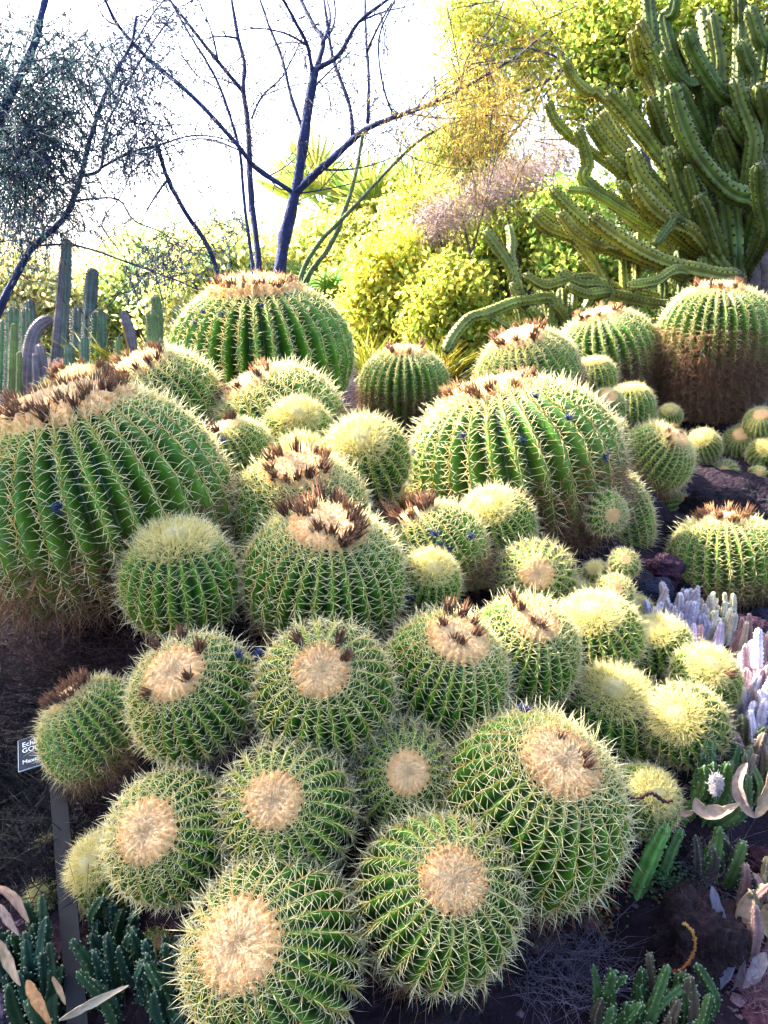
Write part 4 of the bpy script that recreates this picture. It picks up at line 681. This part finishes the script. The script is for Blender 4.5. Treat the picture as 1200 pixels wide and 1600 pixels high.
def single_stem(pa, pb, w_, col, label, up=.0):
    p, d = on_ground(*pa); q = P(*pb, d - .02); m = MB(); c = p; r_ = w_ * .5 * d / F; column(m, [p - c + [0, 0, -.02], (p + q) / 2 - c + [0, 0, up], q - c], [r_, r_, r_ * .8], nr=4, valley=.5, cr=np.array(col) * 1.3, cv=np.array(col) * .8, tooth=.25, step=.4, seed=int(w_), areole=r_ * 1.1, acol=(.15, .18, .13)); o = m.obj('succulent_stem', [M_stem, M_are]); o.location = c; tag(o, label, 'succulent')
single_stem((990, 1395), (1042, 1288), 28, (.09, .22, .05), 'thick bright green stem leaning right beside the red sedum'); single_stem((1032, 1375), (1065, 1296), 19, (.07, .16, .05), 'thinner green stem behind the thick leaning one'); single_stem((948, 1365), (962, 1308), 22, (.03, .08, .045), 'short dark stem between wide barrel and red sedum')
# ------------------------------------------------------------------ rocks
import bmesh
from mathutils import noise as mn
def rock(px_, py_, r_px, col, label, sq=(1, 1, .75), seed=0, sub=4, sink=.35):
    p, d = on_ground(px_, py_); r_ = r_px * d / F; bm = bmesh.new(); bmesh.ops.create_icosphere(bm, subdivisions=sub, radius=1); off = Vector((seed * 3.1, seed * 1.7, seed))
    for v in bm.verts:
        c = v.co.copy(); k = 1 + .32 * mn.noise(c * 1.3 + off) + .16 * mn.noise(c * 3.1 + off) + .09 * mn.noise(c * 7 + off) + .06 * mn.noise(c * 15 + off) + .035 * mn.noise(c * 31 + off) - .10 * abs(mn.noise(c * 4.3 - off)); v.co = Vector((c.x * sq[0], c.y * sq[1], c.z * sq[2])) * k * r_
    me = bpy.data.meshes.new('lava_rock'); bm.to_mesh(me); bm.free(); a = me.color_attributes.new('Col', 'FLOAT_COLOR', 'POINT'); a.data.foreach_set('color', np.repeat([[*col, 1.]], len(me.vertices), 0).ravel().astype(np.float32)); me.polygons.foreach_set('use_smooth', [True] * len(me.polygons)); me.materials.append(M_rock)
    o = link('lava_rock', me); o.location = Vector(p) + Vector((0, 0, r_ * (sq[2] - 2 * sink * sq[2]))); o.rotation_euler.z = seed; return tag(o, label, 'rock', 'lava rocks')
pu = (.036, .012, .032); bl = (.014, .017, .045); ma = (.045, .009, .02); dk = (.010, .006, .014)
for k, (x, y, r_, c, lab, sq) in enumerate([(1085,1490,80,(.013,.005,.010),'big dark red rock under the green stems',(1,.8,.95)), (1030,905,34,pu,'purple rock at the foot of the elongated yellow barrel',(1,1,.8)), (1022,930,26,bl,'blue black rock behind the lilac stems',(1.1,1,.7)), (1072,930,26,bl,'blue black rock between the lilac stems and the separate barrel',(1,1,.7)), (1108,965,34,ma,'maroon rock before the separate barrel',(1.3,1,.6)),
    (1160,995,34,pu,'purple rock behind the pink stems',(1.2,1,.7)), (1195,975,26,bl,'blue rock beside the maroon one',(1,1,.7)), (1192,815,32,bl,'blue rock behind the separate barrel',(1,1,.8)), (1135,830,70,dk,'dark rock face below the tiny pups',(1.3,.7,.7)), (1060,845,36,dk,'dark rock in the shade under the six-tufted barrel',(1,1,.8)),
    (1120,1045,24,dk,'dark rock among the pink stems',(1,1,.8)), (1195,1120,28,bl,'blue black rock below the pink stems',(1,1,.7)), (20,1580,38,(.06,.045,.08),'violet rock beneath the dry leaves',(1.2,1,.6)), (690,1600,70,dk,'dark boulder under the overhanging barrel',(1.5,.8,.6)), (655,1455,0,dk,'',(1,1,1)), (835,1480,26,(.05,.03,.04),'small clod of soil beside the dry grass',(1.3,1,.5)), (920,1450,16,(.12,.06,.05),'small reddish brown stone by the red sedum',(1,1,.7)), (900,1520,20,(.045,.03,.05),'grey violet stone in the dry grass',(1.2,1,.6)), (1180,1350,24,ma,'maroon stone behind the pink brown stems',(1,1,.7)), (1190,1600,26,(.08,.03,.05),'reddish stone under the pink grass tuft',(1.2,1,.5))]):
    if r_: rock(x, y, r_, c, lab, sq, seed=k + 1, sub=6 if r_ > 60 else 5)
# gravel
gm = MB(); q = 2600; xx = np.concatenate([rng.uniform(-.9, 1.5, q), rng.uniform(.5, .85, 900)]); yy = np.concatenate([rng.uniform(.7, 2.4, q), rng.uniform(.85, 1.15, 900)]); zz = np.array([gz(a, b) for a, b in zip(xx, yy)]); sz = rng.gamma(2., .0016, len(xx)) + .001
oc = np.array([[1, 0, 0], [-1, 0, 0], [0, 1, 0], [0, -1, 0], [0, 0, .7], [0, 0, -.7.__float__()]]); tr = np.array([[0, 2, 4], [2, 1, 4], [1, 3, 4], [3, 0, 4], [2, 0, 5], [1, 2, 5], [3, 1, 5], [0, 3, 5]])
V = (oc[None] * rng.uniform(.6, 1.4, (len(xx), 6, 1))) * sz[:, None, None] + np.stack([xx, yy, zz], 1)[:, None]; cc = np.array([.09, .055, .075]) * rng.uniform(.3, 2.2, (len(xx), 1)); gm.add(V.reshape(-1, 3), np.clip(cc, 0, .6).repeat(6, 0), tris=(tr[None] + np.arange(len(xx))[:, None, None] * 6).reshape(-1, 3)); o = gm.obj('gravel', M_rock, smooth=False, kind='stuff'); tag(o, 'purple grey gravel strewn over the soil', 'gravel')
# ------------------------------------------------------------------ dry leaves, husks, twigs
def blade(name, pp, w_, d, col, label, cat, group=None, cup=.35, curve=0., lift=.0, prof=None, n=14):
    pts = [P(x, y, dd) for (x, y), dd in zip(pp, np.linspace(d[0], d[1], len(pp)))]; c = pts[len(pts) // 2].copy(); pts, _ = smooth_path([p - c for p in pts], [1] * len(pp), 6); t, x, y = frames(pts); s = np.linspace(0, 1, len(pts)); pr = (np.sin(math.pi * s ** .8) ** .7 if prof is None else prof(s)) * w_ * .42 * d[0] / F * (1 + .10 * np.sin(s * 17 + pp[0][0]) + .07 * np.sin(s * 31 + pp[0][1])) + .0006
    tw = nrm(-ray(*pp[0])); sx = nrm(np.cross(t, tw[None])); ny = nrm(np.cross(sx, t)); an_ = (s - .5) * 1.5 * math.sin(pp[0][0] * 3.3) + .3 * math.sin(pp[0][1]); sx, ny = sx * np.cos(an_)[:, None] + ny * np.sin(an_)[:, None], ny * np.cos(an_)[:, None] - sx * np.sin(an_)[:, None]; u = np.linspace(-1, 1, 7); V = []; 
    for k, side in enumerate((1, -1)):
        V.append(pts[:, None] + sx[:, None] * (u[None, :, None] * pr[:, None, None]) + ny[:, None] * ((cup * (u ** 2)[None, :, None] * pr[:, None, None]) + .0008 * side))
    V = np.concatenate([v.reshape(-1, 3) for v in V]); m_ = len(pts); Q = []
    for k in range(2):
        for i in range(m_ - 1):
            for j in range(6): a = k * m_ * 7 + i * 7 + j; f_ = (a, a + 1, a + 8, a + 7); Q.append(f_ if k == 0 else f_[::-1])
    for i in range(m_ - 1):
        for j in (0, 6): a = i * 7 + j; b = m_ * 7 + a; Q.append((a, a + 7, b + 7, b))
    cl = np.clip(np.array(col) * (1 + .12 * np.random.default_rng(int(abs(pp[0][0]))).normal(size=(len(V), 1))), .01, .95); m = MB(); m.add(V, cl, quads=Q); o = m.obj(name, M_husk); o.location = c; return tag(o, label, cat, group)
cream = (.34, .26, .18); grey = (.14, .14, .21); brn = (.20, .11, .05)
L_ = 'dry leaves on the ground'
for pp, w_, d, c, lab in [([(-8,1384),(22,1405),(46,1442)],16,(1.2,1.15),(.22,.15,.12),'brownish dry leaf bent over the dark stems by the stake'), ([(-8,1412),(12,1435),(32,1462)],15,(1.2,1.15),(.17,.13,.13),'greyish dry leaf under the bent brownish one'), ([(-8,1465),(10,1500),(32,1540)],18,(1.12,1.08),cream,'cream dry leaf lying along the dark stems'), ([(42,1532),(58,1562),(80,1604)],19,(1.08,1.02),brn,'tan dry leaf curling down to the violet rock'), ([(92,1594),(142,1568),(201,1540)],14,(1.06,1.08),(.42,.36,.27),'pale dry leaf crossing in front of the sign stake'), ([(82,1526),(94,1548),(102,1570)],9,(1.1,1.08),(.3,.22,.14),'narrow brown dry leaf among the dark stems'), ([(254,1520),(272,1538),(290,1548)],11,(1.14,1.12),(.16,.09,.08),'dark red dry leaf beside the widest-crowned barrel'),
    ([(1112,1384),(1124,1430),(1150,1476)],18,(1.28,1.25),grey,'blue grey dry leaf propped against the dark red rock'), ([(1148,1480),(1138,1520),(1098,1574)],14,(1.24,1.2),grey,'blue grey dry leaf hanging below the propped one'), ([(1164,1494),(1154,1545),(1122,1572)],15,(1.24,1.2),(.18,.18,.24),'pale grey curled dry leaf beside the hanging one'), ([(1196,1488),(1184,1515),(1160,1545)],26,(1.24,1.2),(.22,.21,.25),'broad whitish dry leaf by the pink grass tuft'), ([(1140,930),(1130,940),(1120,950)],8,(2.3,2.3),(.4,.3,.2),'tan dry leaf on the rocks')][:11]:
    blade('dry_leaf', pp, w_, d, c, lab, 'leaf', L_)
H_ = 'open seed pods'
for pp, w_, d, c, lab in [([(1086,1246),(1098,1268),(1130,1270),(1158,1256)],24,(1.36,1.34),(.36,.28,.22),'boat shaped open seed pod beneath the grey fluff'), ([(1168,1192),(1155,1225),(1164,1258),(1180,1278)],20,(1.38,1.36),(.34,.26,.23),'upright open pod half with pale inner side'), ([(1205,1190),(1202,1230),(1192,1260),(1181,1278)],24,(1.36,1.36),(.40,.30,.21),'cream pod half joined to the upright one'), ([(1172,1392),(1166,1430),(1174,1462),(1166,1500)],34,(1.28,1.26),(.33,.25,.19),'swollen pale pod among the brown pink stems'), ([(1206,1412),(1198,1440),(1206,1470)],22,(1.28,1.27),(.38,.28,.17),'cream pod beside the swollen one'), ([(1062,1262),(1070,1270),(1084,1266)],12,(1.37,1.36),(.5,.34,.24),'little tan pod flake left of the grey fluff')]:
    blade('seed_pod', pp, w_, d, c, lab, 'seed pod', H_, cup=.75)
def fuzz(name, px_, py_, d, r_px, n, col, label, cat, l=.5, stretch=(1, 1, 1)):
    R = np.random.default_rng(int(px_)); r_ = r_px * d / F; c = P(px_, py_, d); p = nrm(R.normal(size=(n, 3))) * (R.random((n, 1)) ** .5) * np.array(stretch) * r_; m = MB(); spikes(m, p, R.normal(size=(n, 3)) + 1.2 * nrm(p), r_ * l * R.uniform(.5, 1.2, n), r_ * .05, .4 * R.normal(size=(n, 3)), np.array(col) * .8, col); o = m.obj(name, M_husk, kind=None); o.location = c; return tag(o, label, cat)
fuzz('seed_fluff', 1119, 1226, 1.36, 13, 900, (.55, .52, .58), 'grey seed fluff bursting out of the open pod', 'seed fluff', .32, (.8, .8, 1.5))
# bead twig across the small barrel
m = MB(); R = np.random.default_rng(5); c = P(1020, 1247, 1.30)
bp_ = [P(980 + 70 * t, 1243 + 6 * math.sin(t * 9) + 4 * t, 1.30) - c for t in np.linspace(0, 1, 22)]; tube(m, bp_, [.0022 + .0022 * (i % 2) for i in range(22)], 6, (.05, .025, .02), k=2); o = m.obj('beaded_twig', M_dry); o.location = c; tag(o, 'dark brown beaded twig lying across a small tan crown', 'twig')
# web on wide barrel
def beads(name, px_, py_, spread, n, cols, label, sz=.0035, seed=0, cat='sedum', rise=.02):
    R = np.random.default_rng(seed + 40); c, d = on_ground(px_, py_); root_ = MB(); pos = np.stack([R.normal(0, spread[0] * d / F, n), R.normal(0, spread[1] * d / F, n), R.uniform(0, rise, n)], 1)
    pos[:, 2] += [gz(c[0] + a, c[1] + b) - c[2] for a, b in pos[:, :2]]; q = R.uniform(.6, 1.4, (n, 1, 1)) * sz; V = oc[None] * q * R.uniform(.8, 1.2, (n, 6, 1)) + pos[:, None]; cc = np.array(cols)[R.integers(0, len(cols), n)] * R.uniform(.6, 1.3, (n, 1)); root_.add(V.reshape(-1, 3), cc.repeat(6, 0), tris=(tr[None] + np.arange(n)[:, None, None] * 6).reshape(-1, 3))
    k = n // 4; spikes(root_, pos[:k] * [1, 1, 0] , R.normal(size=(k, 3)) * [1, 1, .3] + [0, 0, .6], .02, .0008, None, (.08, .03, .02), (.12, .05, .03)); o = root_.obj(name, M_stem, kind='stuff'); o.location = c; return tag(o, label, cat)
beads('red_sedum', 972, 1372, (22, 16), 260, [(.25, .02, .05), (.2, .04, .03), (.08, .14, .04)], 'tiny red and green sedum beads beside the leaning stem', seed=1); beads('green_sedum', 1045, 1385, (34, 14), 260, [(.07, .16, .05), (.05, .11, .05)], 'tiny green sedum mat behind the leaning stem', seed=2); beads('trailing_sedum', 935, 1425, (14, 24), 160, [(.22, .08, .04), (.08, .12, .04)], 'rusty sedum trailing down the soil below the red one', seed=3)
sp_ = MB(); R = np.random.default_rng(8); pts = [(1068,1442),(1082,1456),(1086,1478),(1078,1500),(1062,1516),(1048,1518)]; pc = [P(x, y, 1.17) for x, y in pts]; c = pc[0]; tube(sp_, [p - c for p in pc], [.0016] * 6, 5, (.3, .1, .03)); pp, _ = smooth_path([p - c for p in pc], [1] * 6, 12); n = len(pp)
for k in range(3): spikes(sp_, pp, R.normal(size=(n, 3)), .0045, .0013, None, np.linspace([.3, .2, .03], [.25, .01, .02], n), np.linspace([.35, .28, .05], [.3, .02, .03], n))
o = sp_.obj('sedum_sprig', M_stem); o.location = c; tag(o, 'curved orange to red sedum sprig hanging on the dark rock', 'sedum')
def tangle(name, box, n, l, w_, c0, c1, label, cat, up=.3, bend=.6, seed=0, hz=.02):
    R = np.random.default_rng(seed + 77); x0, x1, y0, y1 = box; P_ = []
    for _ in range(n): p, d = on_ground(R.uniform(x0, x1), R.uniform(y0, y1)); P_.append(p + [0, 0, R.uniform(0, hz)])
    P_ = np.array(P_); c = P_.mean(0); m = MB(); spikes(m, P_ - c, R.normal(size=(n, 3)) * [1, 1, .3] + [0, 0, up], l * R.uniform(.4, 1.3, n), w_, bend * R.normal(size=(n, 3)) * [1, 1, .5], np.array(c0) * R.uniform(.6, 1.4, (n, 1)), np.array(c1) * R.uniform(.6, 1.4, (n, 1))); o = m.obj(name, M_spine, kind='stuff'); o.location = c; return tag(o, label, cat)
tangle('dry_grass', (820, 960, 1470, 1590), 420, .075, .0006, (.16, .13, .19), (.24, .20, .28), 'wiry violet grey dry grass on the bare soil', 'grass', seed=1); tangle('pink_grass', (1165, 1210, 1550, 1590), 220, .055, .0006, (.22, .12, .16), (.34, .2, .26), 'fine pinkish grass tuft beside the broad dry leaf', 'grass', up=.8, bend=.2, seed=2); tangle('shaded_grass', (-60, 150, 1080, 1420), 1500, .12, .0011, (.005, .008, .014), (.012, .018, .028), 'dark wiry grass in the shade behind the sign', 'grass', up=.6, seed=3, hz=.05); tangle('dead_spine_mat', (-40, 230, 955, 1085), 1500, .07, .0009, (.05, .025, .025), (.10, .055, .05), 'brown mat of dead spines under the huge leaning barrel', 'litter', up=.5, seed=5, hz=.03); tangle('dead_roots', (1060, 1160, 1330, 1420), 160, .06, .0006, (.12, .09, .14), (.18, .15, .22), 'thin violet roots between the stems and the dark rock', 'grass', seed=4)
# ------------------------------------------------------------------ plant sign
base, db_ = on_ground(127, 1660); top = P(86, 1168, 1.50); sroot = thing('plant_sign', base, 'small dark plant label on a flat stake beside the leaning barrel', 'sign'); Lp = top - base; tl = nrm(Lp); sxv = nrm(RT - tl * np.dot(RT, tl)); nvv = np.cross(sxv, tl)
if nvv[1] > 0: nvv = -nvv
def slab(c, hx, hy, hz_, X, Y, Z, col):
    m = MB(); V = np.array([c + X * a * hx + Y * b * hy + Z * e * hz_ for a in (-1, 1) for b in (-1, 1) for e in (-1, 1)]); m.add(V, col, quads=[(0, 1, 3, 2), (4, 6, 7, 5), (0, 4, 5, 1), (2, 3, 7, 6), (0, 2, 6, 4), (1, 5, 7, 3)]); return m
slab(Lp * .47, .0145, np.linalg.norm(Lp) * .53, .003, sxv, tl, nvv, (.0015, .004, .010)).obj('stake', M_plate, sroot, smooth=False)
pc = P(80, 1166, 1.49) - base; tl2 = nrm(tl + .02 * sxv); slab(pc, .060, .035, .0012, sxv, tl2, nvv, (.55, .6, .66)).obj('plate_rim', M_plate, sroot, smooth=False); slab(pc + nvv * .0012, .0588, .0338, .0012, sxv, tl2, nvv, (.006, .016, .035)).obj('plate', M_plate, sroot, smooth=False)
M_ink = mat('sign_lettering', .6, 0, 0, 1, .05, 10, col=(.75, .78, .8))
for txt, dy, sz in (('Echinocactus', .0150, .0150), ('GOLDEN BARREL', .0020, .0145), ('Mexico', -.0230, .0125)):
    cu = bpy.data.curves.new('lettering', 'FONT'); cu.body = txt; cu.size = sz; cu.extrude = .0002; cu.align_x = 'LEFT'; to = bpy.data.objects.new('t', cu); COL.objects.link(to); bpy.context.view_layer.update(); me = bpy.data.meshes.new_from_object(to.evaluated_get(bpy.context.evaluated_depsgraph_get())); bpy.data.objects.remove(to)
    me.materials.clear(); me.materials.append(M_ink); o = link('lettering', me, sroot); pos = pc + nvv * .0030 + sxv * -.052 + tl2 * dy
    o.matrix_local = Matrix(((sxv[0], tl2[0], nvv[0], pos[0]), (sxv[1], tl2[1], nvv[1], pos[1]), (sxv[2], tl2[2], nvv[2], pos[2]), (0, 0, 0, 1)))
